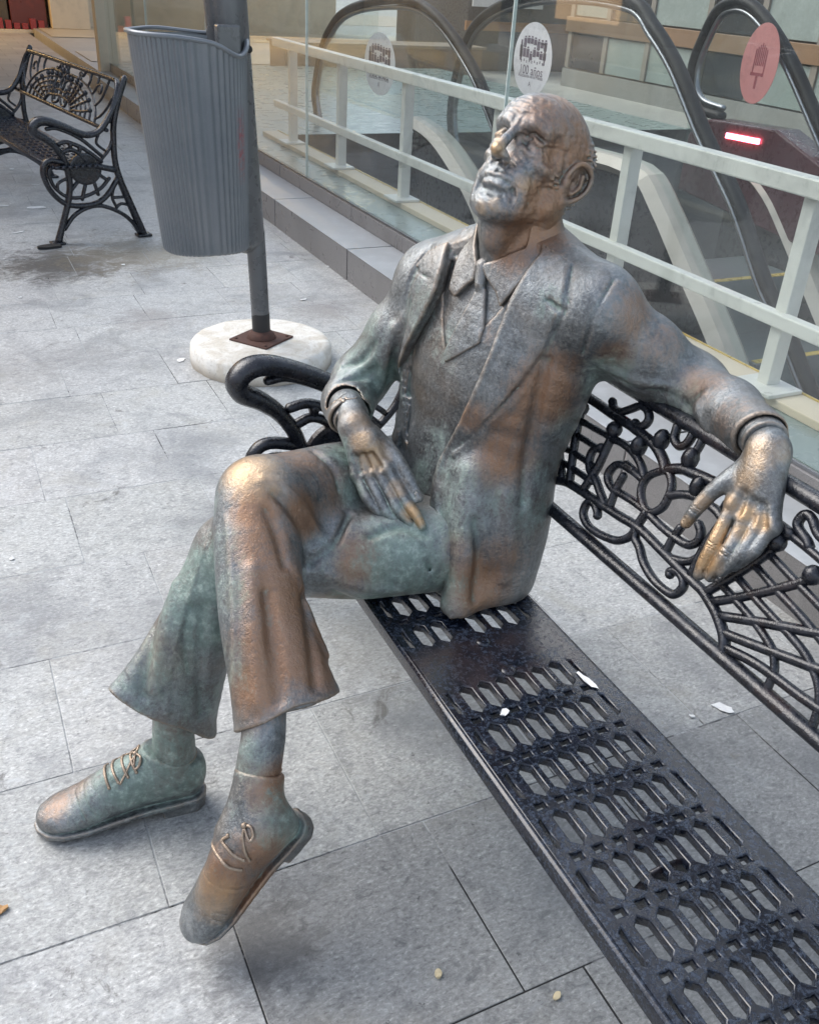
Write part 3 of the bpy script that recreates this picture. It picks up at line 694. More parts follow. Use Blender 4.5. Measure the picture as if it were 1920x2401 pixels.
# ------------------------------------------------------------------ sculpting by distance fields
F32 = np.float32
def A3(v): return np.asarray(v, F32)
def smin(a, b, k):
    h = np.maximum(k-np.abs(a-b), 0)/k
    return np.minimum(a, b)-h*h*k*F32(.25)
def smax(a, b, k): return -smin(-a, -b, k)
class SD:
    """a distance field sampled at the points P; every shape only touches points near it"""
    def __init__(s, P, pad=.06): s.P = P; s.d = np.full(len(P), 9, F32); s.pad = pad
    def near(s, pts, r):
        pts = np.atleast_2d(A3(pts)); lo = pts.min(0)-r-s.pad; hi = pts.max(0)+r+s.pad
        return np.nonzero(((s.P >= lo) & (s.P <= hi)).all(1))[0]
    def put(s, i, d, k, mode):
        if mode == 'add': s.d[i] = smin(s.d[i], d, F32(k)) if k else np.minimum(s.d[i], d)
        elif mode == 'cut': s.d[i] = smax(s.d[i], -d, F32(k)) if k else np.maximum(s.d[i], -d)
    def cap(s, a, b, ra, rb, k=.02, mode='add'):
        i = s.near([a, b], max(ra, rb)+k)
        if not len(i): return s
        s.put(i, d_cap(s.P[i], a, b, ra, rb), k, mode); return s
    def chain(s, pts, rs, k=.02, mode='add', sm=0):
        """limb: one shape made of several tapered capsules"""
        i = s.near(pts, max(rs)+k)
        if not len(i): return s
        Q = s.P[i]; d = None
        for a, b, ra, rb in zip(pts[:-1], pts[1:], rs[:-1], rs[1:]):
            e = d_cap(Q, a, b, ra, rb); d = e if d is None else (smin(d, e, F32(sm)) if sm else np.minimum(d, e))
        s.put(i, d, k, mode); return s
    def ell(s, c, r, R=None, k=.02, mode='add'):
        i = s.near([c], max(r)+k)
        if not len(i): return s
        q = s.P[i]-A3(c)
        if R is not None: q = q @ A3(R)
        s.put(i, d_ell(q, r), k, mode); return s
    def loft(s, pts, ru, rv, side, k=.02, mode='add', res=4):
        """tube with an elliptical section: ru along the side vectors, rv across"""
        L = np.hstack([np.asarray(pts, float), np.asarray(ru, float)[:, None], np.asarray(rv, float)[:, None], np.asarray(side, float)])
        C = catmull(L, res) if len(L) > 2 else L
        i = s.near(C[:, :3], max(max(ru), max(rv))+k)
        if not len(i): return s
        Q = s.P[i]; d = np.full(len(i), 9, F32)
        for a, b in zip(C[:-1], C[1:]):
            pa, pb = A3(a[:3]), A3(b[:3]); ax = pb-pa; L2 = float(ax @ ax)+1e-12
            t = np.clip(((Q-pa) @ ax)/F32(L2), 0, 1)
            q = Q-pa-t[:, None]*ax
            w_ = A3((a[5:8]+b[5:8])/2); axn = ax/np.sqrt(L2); w_ = w_-axn*(w_ @ axn); w_ /= np.linalg.norm(w_)+1e-9; n_ = np.cross(axn, w_)
            x = q @ w_; y = q @ n_; z = q @ axn
            u = a[3]+(b[3]-a[3])*t; v = a[4]+(b[4]-a[4])*t; m = np.minimum(u, v)
            k0 = np.sqrt((x/u)**2+(y/v)**2+(z/m)**2); k1 = np.sqrt((x/(u*u))**2+(y/(v*v))**2+(z/(m*m))**2)+1e-9
            np.minimum(d, (k0*(k0-1)/k1).astype(F32), out=d)
        s.put(i, d, k, mode); return s
    def line(s, pts, r, k=.006, mode='cut', res=5):
        """groove (cut) or ridge (add) along a smooth path; r may taper"""
        C = catmull(pts, res) if len(pts) > 2 else np.asarray(pts, float)
        n = len(C); R = np.interp(np.linspace(0, 1, n), np.linspace(0, 1, len(r)), r) if hasattr(r, '__len__') else np.full(n, r)
        return s.chain(list(C), list(R), k, mode)
    def plane(s, p, n, k=.004):
        """keep the side the normal points away from"""
        n = A3(n)/np.linalg.norm(n); s.d = smax(s.d, (s.P-A3(p)) @ n, F32(k)); return s
def d_cap(Q, a, b, ra, rb):
    a, b = A3(a), A3(b); ax = b-a; L2 = F32(float(ax @ ax)+1e-12)
    t = np.clip(((Q-a) @ ax)/L2, 0, 1); q = Q-a-t[:, None]*ax
    return np.sqrt((q*q).sum(1))-(F32(ra)+F32(rb-ra)*t)
def d_ell(q, r):
    r = A3(r); k0 = np.sqrt(((q/r)**2).sum(1)); k1 = np.sqrt(((q/(r*r))**2).sum(1))+F32(1e-9)
    return k0*(k0-1)/k1
def polydist(x, y, poly):
    """signed distance to a polygon, negative inside"""
    P = np.asarray(poly, F32); d = np.full(len(x), 1e9, F32); ins = np.zeros(len(x), bool)
    for (x0, y0), (x1, y1) in zip(P, np.roll(P, -1, 0)):
        ex, ey = x1-x0, y1-y0; wx, wy = x-x0, y-y0
        t = np.clip((wx*ex+wy*ey)/(ex*ex+ey*ey+1e-12), 0, 1)
        d = np.minimum(d, (wx-ex*t)**2+(wy-ey*t)**2)
        c = (y0 <= y) != (y1 <= y)
        with np.errstate(divide='ignore', invalid='ignore'): ins ^= c & (x < x0+(y-y0)*ex/ey)
    d = np.sqrt(d); return np.where(ins, -d, d).astype(F32)
def surface(fn, lo, hi, h):
    """surface nets on a sparse grid; returns vertices and quads"""
    lo = np.asarray(lo, float); hi = np.asarray(hi, float); B = 4
    nb = np.ceil((hi-lo)/(h*B)).astype(int)+1
    g = [lo[a]+(np.arange(nb[a])+.5)*h*B-.5*h for a in range(3)]
    cP = np.stack(np.meshgrid(*g, indexing='ij'), -1).reshape(-1, 3).astype(F32)
    cd = fn(cP)
    act = np.abs(cd) < h*B*1.35
    D = np.where(cd > 0, F32(1), F32(-1)).reshape(nb)
    D = D.repeat(B, 0).repeat(B, 1).repeat(B, 2).copy()
    ai = np.stack(np.unravel_index(np.nonzero(act)[0], nb), -1)
    off = np.stack(np.meshgrid(*[np.arange(B)]*3, indexing='ij'), -1).reshape(-1, 3)
    idx = (ai[:, None, :]*B+off[None]).reshape(-1, 3)
    fP = (lo+idx*h).astype(F32)
    out = np.empty(len(fP), F32)
    for s in range(0, len(fP), 400000): out[s:s+400000] = fn(fP[s:s+400000])
    D[idx[:, 0], idx[:, 1], idx[:, 2]] = out
    # pad outside
    D[0], D[-1] = 1, 1; D[:, 0], D[:, -1] = 1, 1; D[:, :, 0], D[:, :, -1] = 1, 1
    n = np.array(D.shape); S = D < 0
    c8 = [S[i:n[0]-1+i, j:n[1]-1+j, k:n[2]-1+k] for i in (0, 1) for j in (0, 1) for k in (0, 1)]
    cnt = sum(c.astype(np.int8) for c in c8); cells = np.stack(np.nonzero((cnt > 0) & (cnt < 8)), -1)
    vid = np.full(n-1, -1, np.int64); vid[cells[:, 0], cells[:, 1], cells[:, 2]] = np.arange(len(cells))
    acc = np.zeros((len(cells), 3)); num = np.zeros(len(cells))
    cor = np.array([(i, j, k) for i in (0, 1) for j in (0, 1) for k in (0, 1)])
    val = np.stack([D[cells[:, 0]+c[0], cells[:, 1]+c[1], cells[:, 2]+c[2]] for c in cor], -1)
    for a in range(8):
        for b in range(a+1, 8):
            if np.abs(cor[a]-cor[b]).sum() != 1: continue
            va, vb = val[:, a], val[:, b]; m = (va < 0) != (vb < 0)
            t = np.where(m, va/np.where(m, va-vb, 1), 0)
            acc += m[:, None]*(cor[a]+(cor[b]-cor[a])*t[:, None]); num += m
    V = lo+(cells+acc/num[:, None])*h
    Q = []
    for ax in range(3):
        o1, o2 = [(1, 2), (2, 0), (0, 1)][ax]
        sl0 = [slice(None)]*3; sl1 = [slice(None)]*3; sl0[ax] = slice(0, -1); sl1[ax] = slice(1, None)
        a, b = S[tuple(sl0)], S[tuple(sl1)]; e = np.stack(np.nonzero(a != b), -1)
        e = e[(e[:, o1] > 0) & (e[:, o2] > 0)]
        e = e[(e < (n-1)).all(1)]
        flip = S[e[:, 0], e[:, 1], e[:, 2]]
        def cid(d1, d2):
            c = e.copy(); c[:, o1] -= d1; c[:, o2] -= d2; return vid[c[:, 0], c[:, 1], c[:, 2]]
        q = np.stack([cid(1, 1), cid(0, 1), cid(0, 0), cid(1, 0)], -1)
        q[~flip] = q[~flip][:, ::-1]
        Q.append(q[(q >= 0).all(1)])
    return V, np.concatenate(Q)
def sculpt(name, parts, parent, mat, attrs=None):
    """parts: list of (field, lo, hi, step); all go into one mesh object"""
    Vs, Qs, n = [], [], 0
    for fn, lo, hi, h in parts:
        V, Q = surface(fn, lo, hi, h); Vs.append(V); Qs.append(Q+n); n += len(V)
    V = np.concatenate(Vs); Q = np.concatenate(Qs)
    me = bpy.data.meshes.new(name)
    me.vertices.add(len(V)); me.vertices.foreach_set('co', V.ravel())
    me.loops.add(len(Q)*4); me.loops.foreach_set('vertex_index', Q.ravel().astype(np.int32))
    me.polygons.add(len(Q)); me.polygons.foreach_set('loop_start', np.arange(len(Q), dtype=np.int32)*4)
    try: me.polygons.foreach_set('loop_total', np.full(len(Q), 4, np.int32))
    except Exception: pass
    me.polygons.foreach_set('use_smooth', np.ones(len(Q), bool)); me.update(calc_edges=True); me.validate()
    paint(me, V)
    return link(name, me, parent, mat)
def paint(me, V):
    """worn bright bronze and green patina as marks on the metal itself"""
    for nm, L in (('worn', WORN), ('green', GREEN), ('brown', BROWN)):
        f = np.zeros(len(V))
        for (c, r, s) in L:
            q = np.linalg.norm(V-np.asarray(c), axis=1)/r
            f = np.maximum(f, s*np.clip(1.5-1.5*q, 0, 1)) if nm != 'x' else f
        a = me.attributes.new(nm, 'FLOAT', 'POINT'); a.data.foreach_set('value', f.astype(F32))
def m_bronze():
    t = NT('weathered_bronze'); P = t.coord('Position')
    wo_, gr, br = t.attr('worn'), t.attr('green'), t.attr('brown')
    fine = t.noise(P, 420, 4, .7); n1 = t.noise(P, 60, 5, .7); n2 = t.noise(P, 17, 6, .72, .8); n3 = t.noise(P, 6.5, 4, .6, .5)
    sc = t.n('ShaderNodeMapping'); t.l(P, sc.inputs[0]); sc.inputs['Scale'].default_value = (90, 90, 14); streak = t.noise(sc.outputs[0], 1.0, 4, .7)
    base = t.ramp(n2, [(.28, (.112, .118, .120)), (.5, (.205, .222, .232)), (.72, (.335, .358, .370))])
    n4 = t.noise(P, 150, 4, .75)
    base = t.mix(t.lin(n4, .5, .72, 0, .55), base, (.46, .47, .45)); base = t.mix(t.lin(n4, .46, .28, 0, .6), base, (.075, .070, .062))
    base = t.mix(t.lin(n3, .47, .72, 0, .5), base, (.225, .165, .115))
    bv = t.math('ADD', br, t.math('ADD', t.math('MULTIPLY', t.math('SUBTRACT', n2, .5), 1.3), t.math('ADD', t.math('MULTIPLY', t.math('SUBTRACT', streak, .5), .9), t.math('MULTIPLY', t.math('SUBTRACT', n4, .5), .8))))
    base = t.mix(t.lin(bv, .22, .95, 0, .76), base, (.320, .168, .085))
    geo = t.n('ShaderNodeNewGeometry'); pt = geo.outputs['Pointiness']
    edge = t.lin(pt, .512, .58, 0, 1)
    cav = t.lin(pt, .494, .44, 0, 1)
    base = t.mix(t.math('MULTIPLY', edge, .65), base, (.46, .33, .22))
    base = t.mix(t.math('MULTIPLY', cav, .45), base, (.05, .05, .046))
    wv = t.math('ADD', wo_, t.math('MULTIPLY', t.math('SUBTRACT', n1, .5), .6)); wv = t.lin(wv, .2, 1.05, 0, .92)
    base = t.mix(wv, base, (.58, .38, .20))
    gv = t.math('ADD', t.math('MULTIPLY', gr, 1.0), t.math('MULTIPLY', cav, .7)); gv = t.math('ADD', gv, t.math('MULTIPLY', t.math('SUBTRACT', n2, .5), 1.5))
    gv = t.math('ADD', gv, t.math('MULTIPLY', t.math('SUBTRACT', streak, .5), 1.3)); gv = t.math('ADD', gv, t.math('MULTIPLY', t.math('SUBTRACT', n4, .5), 1.0))
    gv = t.math('MULTIPLY', t.lin(gv, .25, 1.0, 0, .85), t.math('SUBTRACT', 1.0, wv))
    gcol = t.ramp(n1, [(.3, (.110, .165, .145)), (.52, (.210, .290, .255)), (.72, (.42, .52, .46))])
    col = t.mix(gv, base, gcol)
    met = t.lin(gv, 0, 1, .80, .12)
    spk = t.lin(fine, .66, .74, 0, .6); col = t.mix(spk, col, (.74, .73, .68))
    ro = t.math('ADD', t.lin(n4, .3, .7, .34, .52), t.math('MULTIPLY', gv, .15)); ro = t.math('SUBTRACT', ro, t.math('MULTIPLY', wv, .12))
    h = t.math('ADD', t.math('MULTIPLY', fine, .35), t.math('ADD', t.math('MULTIPLY', n4, .8), t.math('ADD', t.math('MULTIPLY', n1, .6), t.math('MULTIPLY', streak, .5))))
    return t.pbsdf(col, ro, met, t.bump(h, .5, .0040), .5)
# ------------------------------------------------------------------ torso of the seated man (world metres)
TN = [(.845,1.450,.455), (.862,1.450,.56), (.880,1.447,.70), (.897,1.432,.86), (.914,1.420,.965), (.925,1.418,1.035)]
TU = [.205, .200, .178, .188, .178, .105]
TV = [.125, .122, .112, .122, .106, .078]
TS = [(.10,-1,0), (.10,-1,0), (.16,-1,.02), (.28,-.95,.12), (.34,-.92,.16), (.34,-.92,.16)]
SHR, SHL = (.842,1.590,.975), (.965,1.242,1.020)
HO = np.array((.9165,1.4115,1.2155)); HF = np.array((-0.7705,-0.4103,0.4870)); HL_ = np.array((0.4416,-0.8960,-0.0570)); HU = np.array((0.4601,0.1713,0.8710)); HS = .955
HR = np.stack([HF/np.linalg.norm(HF), HL_/np.linalg.norm(HL_), HU/np.linalg.norm(HU)], 1)
def hw(p): return tuple(HO+HR @ (np.asarray(p, float)*HS))
FN = np.array((-.90,-.42,.10)); FN /= np.linalg.norm(FN)      # the way the chest faces
FS = np.array((.42,-.90,.06)); FS = FS-FN*(FS @ FN); FS /= np.linalg.norm(FS)
FH = np.cross(FN, FS); FH = FH if FH[2] > 0 else -FH
FC = np.array((.80,1.42,.85))
def sh(P):
    q = P-A3(FC); return q @ A3(FS), q @ A3(FH), q @ A3(FN)
def f_torso(S, grow=0.0, sh_r=.058):
    g = grow
    S.loft(TN, [u+g for u in TU], [v+g for v in TV], TS, 0)
    S.cap(SHR, (.915,1.425,1.03), sh_r+g, .062+g, .05)
    S.cap(SHL, (.925,1.41,1.035), sh_r+g, .062+g, .05)
    return S
def f_neck(S, k=.03, g=0.0):
    a = hw((-.030,0,-.075)); b = (.918,1.420,1.02)
    S.cap(a, b, .060+g, .071+g, k); return S
# outlines of the clothes in the chest plane (sideways, up)
OPEN_R = [(-.053,.258),(-.036,.196),(-.038,.154),(-.061,.101),(-.099,.043),(-.140,-.018),(-.155,-.076),(-.160,-.132),(-.157,-.203),(-.15,-.266)]
OPEN_L = [(.132,.280),(.150,.247),(.140,.211),(.125,.166),(.116,.116),(.110,.074),(.098,.034),(.084,-.009),(.062,-.065),(.037,-.114),(.019,-.153),(.012,-.189),(.018,-.252),(.032,-.314),(.050,-.388),(.060,-.480),(.063,-.60)]
P_OPEN = [(-.03,.50)]+OPEN_R+[(-.14,-.60)]+OPEN_L[::-1]+[(.14,.50)]
P_TIE = [(.045,.172),(.064,.172),(.079,.108),(.076,.080),(.035,.050),(.005,.030),(-.003,.045)]
P_COLL = [(.043,.211),(.079,.226),(.12,.25),(.121,.28),(.150,.33),(.160,.28),(.146,.218),(.122,.18),(.102,.148),(.087,.171),(.067,.188)]
P_COLR = [(-.004,.30),(.019,.240),(.038,.21),(.037,.183),(.023,.172),(.001,.147),(-.018,.157),(-.020,.22)]
P_VNECK = [(-.042,.160),(-.016,.089),(.005,.042),(.05,.080),(.088,.126),(.105,.154),(.123,.22),(.06,.30),(.002,.30),(-.03,.22)]
P_LAPL = [(.132,.280),(.171,.268),(.210,.236),(.222,.20),(.224,.170),(.192,.178),(.222,.158),(.196,.088),(.167,.025),(.133,-.043),(.079,-.102),(.034,-.148),(.012,-.187)]+OPEN_L[10::-1]
P_LAPR = [(-.053,.258),(-.097,.24),(-.099,.21),(-.118,.182),(-.100,.176),(-.120,.129),(-.150,.046),(-.160,-.034),(-.168,-.118)]+OPEN_R[6::-1]
# ------------------------------------------------------------------ head
def head_base(q):
    """bald old man; local axes forward, left, up (metres before scaling)"""
    S = SD(q, .05)
    S.ell((-.014,0,.046), (.101,.077,.088), None, .01)
    S.ell((-.032,0,.020), (.088,.076,.082), None, .03)
    S.ell((.030,0,-.030), (.060,.059,.092), None, .03)             # face mass
    S.ell((.052,0,.058), (.050,.058,.045), None, .03)              # forehead
    S.ell((.066,0,-.054), (.034,.034,.036), None, .025)            # muzzle
    S.ell((.077,0,-.100), (.020,.022,.017), None, .02)             # chin
    for s in (1, -1):
        m = lambda a, b, c: (a, b*s, c)
        S.cap(m(.080,.014,-.098), m(.062,.032,-.092), .015, .014, .02)
        S.cap(m(.064,.032,-.092), m(.006,.058,-.058), .014, .017, .022)              # jaw
        S.cap(m(.006,.058,-.058), m(-.012,.062,-.015), .017, .014, .022)
        S.ell(m(.052,.046,-.010), (.024,.018,.016), None, .02)                      # cheekbone
        S.ell(m(.052,.040,-.050), (.020,.016,.026), None, .02)                      # cheek
        S.chain([m(.093,.008,.041), m(.090,.026,.047), m(.075,.046,.043), m(.058,.058,.030)], [.009,.0115,.0105,.007], .012)  # brow
        S.ell(m(.093,.033,.020), (.018,.020,.0125), None, .012, 'cut')              # eye socket
        S.ell(m(.060,.064,.022), (.02,.008,.022), None, .015, 'cut')                # temple
        S.ell(m(.069,.033,.019), (.0158,.0170,.0140), None, .003)                   # eyeball under lids
        S.cap(m(.104,.0120,-.024), m(.116,.0088,-.021), .0080, .0078, .006)          # nostril wing
    S.chain([(.093,0,.044), (.103,0,.026), (.118,0,.002), (.130,0,-.017)], [.0080,.0082,.0092,.0106], .007)
    S.ell((.1195,0,-.0200), (.0115,.0106,.0088), None, .006)
    return S
def ear(S, s):
    e = lambda a, b, c: ((a*1.22-.014), (.071+c*1.15)*s, b*1.04)
    S.ell(e(.002,.0,.004), (.022,.009,.031), None, .008)
    S.line([e(.016,-.006,.004), e(.019,.012,.009), e(.010,.030,.014), e(-.010,.033,.020), e(-.024,.018,.024), e(-.022,-.006,.021), e(-.010,-.026,.013), e(.004,-.036,.006)], [.0048,.0048,.0052,.0056,.0054,.0050,.0050,.0066], .003, 'add')
    S.line([e(-.010,.018,.015), e(-.013,.0,.015), e(-.004,-.015,.011)], .0046, .004, 'add')
    S.ell(e(.002,-.003,.015), (.0095,.0095,.0135), None, .004, 'cut')
    S.line([e(-.016,.022,.021), e(-.019,.003,.021), e(-.013,-.012,.016)], .0026, .003)
    S.ell(e(.013,-.007,.007), (.006,.005,.008), None, .004)
    S.ell(e(.004,-.037,.007), (.0095,.0050,.0105), None, .005)
def snap(pts, base, off=0.0, it=5):
    """moves the points of a path on to the surface of a field (then outwards by off)"""
    p = np.asarray(pts, float).copy(); h = .0015
    for _ in range(it):
        Q = np.concatenate([p]+[p+np.eye(3)[a]*h for a in range(3)]).astype(F32); d = base(Q).astype(float); n = len(p)
        g = np.stack([(d[n*(a+1):n*(a+2)]-d[:n])/h for a in range(3)], 1); g /= np.linalg.norm(g, axis=1)[:, None]+1e-9
        p -= g*np.clip(d[:n], -.02, .02)[:, None]
    return p+g*off
def both(mode, pts, r, k, off=0.0): return [(mode, [(a, b*s, c) for a, b, c in pts], r, k, off) for s in (1, -1)]
HL_RAW = []
for a in (
    ('add', [(.083,.018,0.024), (.087,.031,0.028), (.079,.048,0.021)], .0036, .003, -.0008),           # upper lid rim
    ('add', [(.083,.018,0.009), (.086,.032,0.006), (.077,.047,0.010)], .0034, .003, -.0010),          # lower lid rim
    ('cut', [(.083,.018,0.016), (.087,.032,0.016), (.078,.048,0.014)], [.0012,.0019,.0012], .002, .0003),
    ('cut', [(.083,.015,0.030), (.087,.031,0.036), (.078,.050,0.027)], [.0012,.0022,.0014], .004, .0005),
    ('cut', [(.083,.019,0.000), (.081,.034,-0.006), (.070,.050,0.002)], [.0012,.0022,.0010], .006, .0004),
    ('add', [(.083,.022,0.003), (.081,.034,-0.001), (.072,.048,0.005)], .0042, .008, -.0022),
    ('cut', [(.072,.053,0.020), (.058,.062,0.026)], .0015, .003, .0004), ('cut', [(.071,.054,0.013), (.055,.064,0.011)], .0015, .003, .0004), ('cut', [(.069,.053,0.006), (.054,.062,-0.004)], .0015, .003, .0004),
    ('cut', [(.100,.018,-.018), (.095,.028,-.032), (.084,.037,-.056), (.076,.037,-.076)], [.0018,.0036,.0034,.0012], .007, .0008),   # nasolabial
    ('add', [(.092,.032,-.026), (.082,.043,-.052), (.072,.043,-.074)], [.006,.0075,.005], .014, -.003),
    ('cut', [(.064,.052,-.024), (.056,.056,-.050), (.050,.053,-.076)], [.0008,.0018,.0008], .016, .0016),
    ('cut', [(.044,.060,-.028), (.038,.062,-.055), (.030,.058,-.078)], [.0008,.0016,.0008], .016, .0016),
    ('cut', [(.083,.031,-.066), (.077,.036,-.088)], [.0022,.0010], .006, .0006),
    ('cut', [(.110,.0178,-.012), (.103,.0195,-.022), (.098,.016,-.030)], .0018, .004, .0006),
    ('cut', [(.102,.006,0.038), (.101,.007,0.058)], [.0020,.0010], .004, .0004),
    ('cut', [(.030,.072,.030), (.018,.075,.012), (.014,.075,-.010)], .0012, .012, .0012)): HL_RAW += both(*a)
HL_RAW += [('cut', [(.083,.031,-.0615), (.097,.016,-.0560), (.102,.005,-.0545), (.1025,0,-.0555), (.102,-.005,-.0545), (.097,-.016,-.0560), (.083,-.031,-.0615)], [.0014,.0018,.0018,.0018,.0018,.0018,.0014], .0022, .0002),
    ('add', [(.089,.020,-.0515), (.099,.008,-.0485), (.100,0,-.0495), (.099,-.008,-.0485), (.089,-.020,-.0515)], .0024, .006, -.0010),
    ('add', [(.089,.019,-.0645), (.097,.009,-.0655), (.098,0,-.066), (.097,-.009,-.0655), (.089,-.019,-.0645)], .0036, .006, -.0016),
    ('cut', [(.090,.017,-.0765), (.0945,0,-.0785), (.090,-.017,-.0765)], [.002,.0040,.002], .010, .0010),
    ('cut', [(.104,.0,-.030), (.103,0,-.042)], .0026, .006, .0006)]
for z, w_ in ((.056, .040), (.069, .044), (.082, .038), (.094, .028)):
    HL_RAW.append(('cut', [(.082,w_,z-.004), (.096,w_*.5,z+.002), (.099,0,z-.001), (.096,-w_*.5,z+.002), (.082,-w_,z-.004)], [.0006,.0015,.0011,.0015,.0006], .005, .0005))
_hb = lambda q: head_base(q).d
HEAD_LINES = [(m, snap(catmull(p, 3) if len(p) > 2 else p, _hb, off+(.0004 if m == 'cut' else 0)), r, k*1.25) for m, p, r, k, off in HL_RAW]
def f_head(P):
    q = ((P-A3(HO)) @ A3(HR))/F32(HS)
    S = head_base(q)
    for m, p, r, k in HEAD_LINES: S.line(p, r, k, m, 2)
    # hair: short, round the back and sides, slightly proud and ruffled
    x, y, z = q[:, 0], q[:, 1], q[:, 2]
    hair = np.clip((.022-x-.75*(z-.02))/.03, 0, 1)*np.clip((.115-z)/.04, 0, 1)*np.clip((z+.032+np.maximum(-x-.025, 0)*1.2)/.016, 0, 1)*np.clip((np.hypot((x+.014)/1.0, (z-.002)/1.6)-.026)/.012, 0, 1)
    wv = np.sin(x*210+np.sin(z*120)*1.9+y*60)*np.sin(z*150+y*170+np.sin(x*90)*2)+.7*np.sin(x*420+z*330+np.sin(y*200))*np.sin(y*380-z*200)
    st_ = 1-2*np.abs(np.sin(z*300+np.sin(x*70+z*40)*2.0+y*45))+.6*(1-2*np.abs(np.sin(z*170-x*120+y*90+np.sin(x*50)*2)))
    S.d -= (hair*(.0058+.0030*wv+.0022*st_)).astype(F32)
    S.d += (.0006*np.sin(x*330+np.sin(z*210)*2)*np.sin(z*300+y*260)).astype(F32)
    for s in (1, -1):
        S.ell((.1175,.0080*s,-.0315), (.0058,.0036,.0050), None, .003, 'cut')       # nostril
        ear(S, s)
    S.d = S.d*F32(HS)
    W = SD(P, .06); W.d = S.d
    f_neck(W, .035)
    W.cap(hw((.040,0,-.092)), (.862,1.398,1.072), .026, .030, .03)
    for s in (1, -1):
        W.line([hw((-.030,.060*s,-.050)), hw((-.010,.052*s,-.110)), (.862,1.392-.014*s,1.060)], [.014,.012,.010], .02, 'add')
        W.line([hw((.058,.014*s,-.106)), hw((.034,.017*s,-.135)), (.850,1.388-.016*s,1.082)], [.003,.006,.004], .010, 'add')
    W.ell(hw((.030,0,-.142)), (.012,.010,.016), None, .02)
    return W.d
# ------------------------------------------------------------------ hands
def finger(S, P, r, k=.005, nail=None):
    C_ = catmull(P, 3); n = len(C_); R_ = np.interp(np.linspace(0, 1, n), np.linspace(0, 1, len(r)), np.array(r)*np.array([1.03, 1.06, 1.14, 1.10, 1.08]))
    S.chain(list(C_), list(R_), k)
def f_hand_r(P):
    S = SD(P, .04)
    wr = (0.632,1.489,0.748); K = [(0.664,1.399,0.687), (0.648,1.412,0.684), (0.631,1.422,0.676), (0.617,1.429,0.667)]
    S.chain([(0.647,1.541,0.754), wr], [.030,.027], .01)
    for k, p in enumerate(K):
        S.cap(tuple(np.array(wr)+(np.array(p)-wr)*.12), p, .0215, .0125, .020)
    S.ell((0.648,1.447,0.714), (.026,.030,.036), None, .02)
    finger(S, [K[0], (0.675,1.367,0.660), (0.683,1.341,0.638), (0.692,1.319,0.623), (0.698,1.305,0.606)], [.0118,.0102,.0100,.0092,.0080])
    finger(S, [K[1], (0.659,1.375,0.653), (0.666,1.346,0.627), (0.677,1.331,0.611), (0.684,1.323,0.602)], [.0120,.0104,.0102,.0090,.0078], .004)
    finger(S, [K[2], (0.639,1.385,0.646), (0.647,1.357,0.620), (0.662,1.342,0.604), (0.675,1.336,0.595)], [.0116,.0100,.0098,.0086,.0074], .004)
    finger(S, [K[3], (0.617,1.406,0.652), (0.620,1.387,0.638), (0.631,1.369,0.621), (0.643,1.359,0.610)], [.0106,.0092,.0090,.0078,.0066], .004)
    S.chain([(0.660,1.459,0.729), (0.677,1.431,0.714), (0.690,1.398,0.696), (0.699,1.367,0.671), (0.706,1.341,0.646)], [.018,.0165,.0125,.0115,.0090], .012)
    for p in K: S.ell(p, (.0128,)*3, None, .010)
    n0 = np.array((-.55,-.55,.62)); n0 /= np.linalg.norm(n0)
    for p in K:
        p = np.array(p); w_ = np.array(wr); S.line([p+n0*.0085, p*.55+w_*.45+n0*.0140, p*.2+w_*.8+n0*.0165], [.0040,.0022,.0012], .010, 'add')
    for k in range(3):
        m_ = (np.array(K[k])+np.array(K[k+1]))/2; S.line([m_+n0*.0155, m_*.75+np.array(wr)*.25+n0*.0190], [.0040,.0020], .014)
    nail(S, (0.697,1.309,0.610), (-.50,-.62,.55), (.40,-.28,-.87)); nail(S, (0.704,1.345,0.650), (-.30,-.75,.55), (.40,-.24,-.88))
    return S.d
def nail(S, p, up, fw):
    up = np.array(up)/np.linalg.norm(up); fw = np.array(fw)-up*(np.array(fw) @ up); fw /= np.linalg.norm(fw); sd_ = np.cross(up, fw)
    c = np.array(p)+up*.0068; r = .0055
    pts = [c-fw*.004+sd_*r*.9, c-fw*.0065, c-fw*.004-sd_*r*.9]
    S.line([c+fw*.005+sd_*r*.8-up*.002]+pts+[c+fw*.005-sd_*r*.8-up*.002], .0011, .0012)
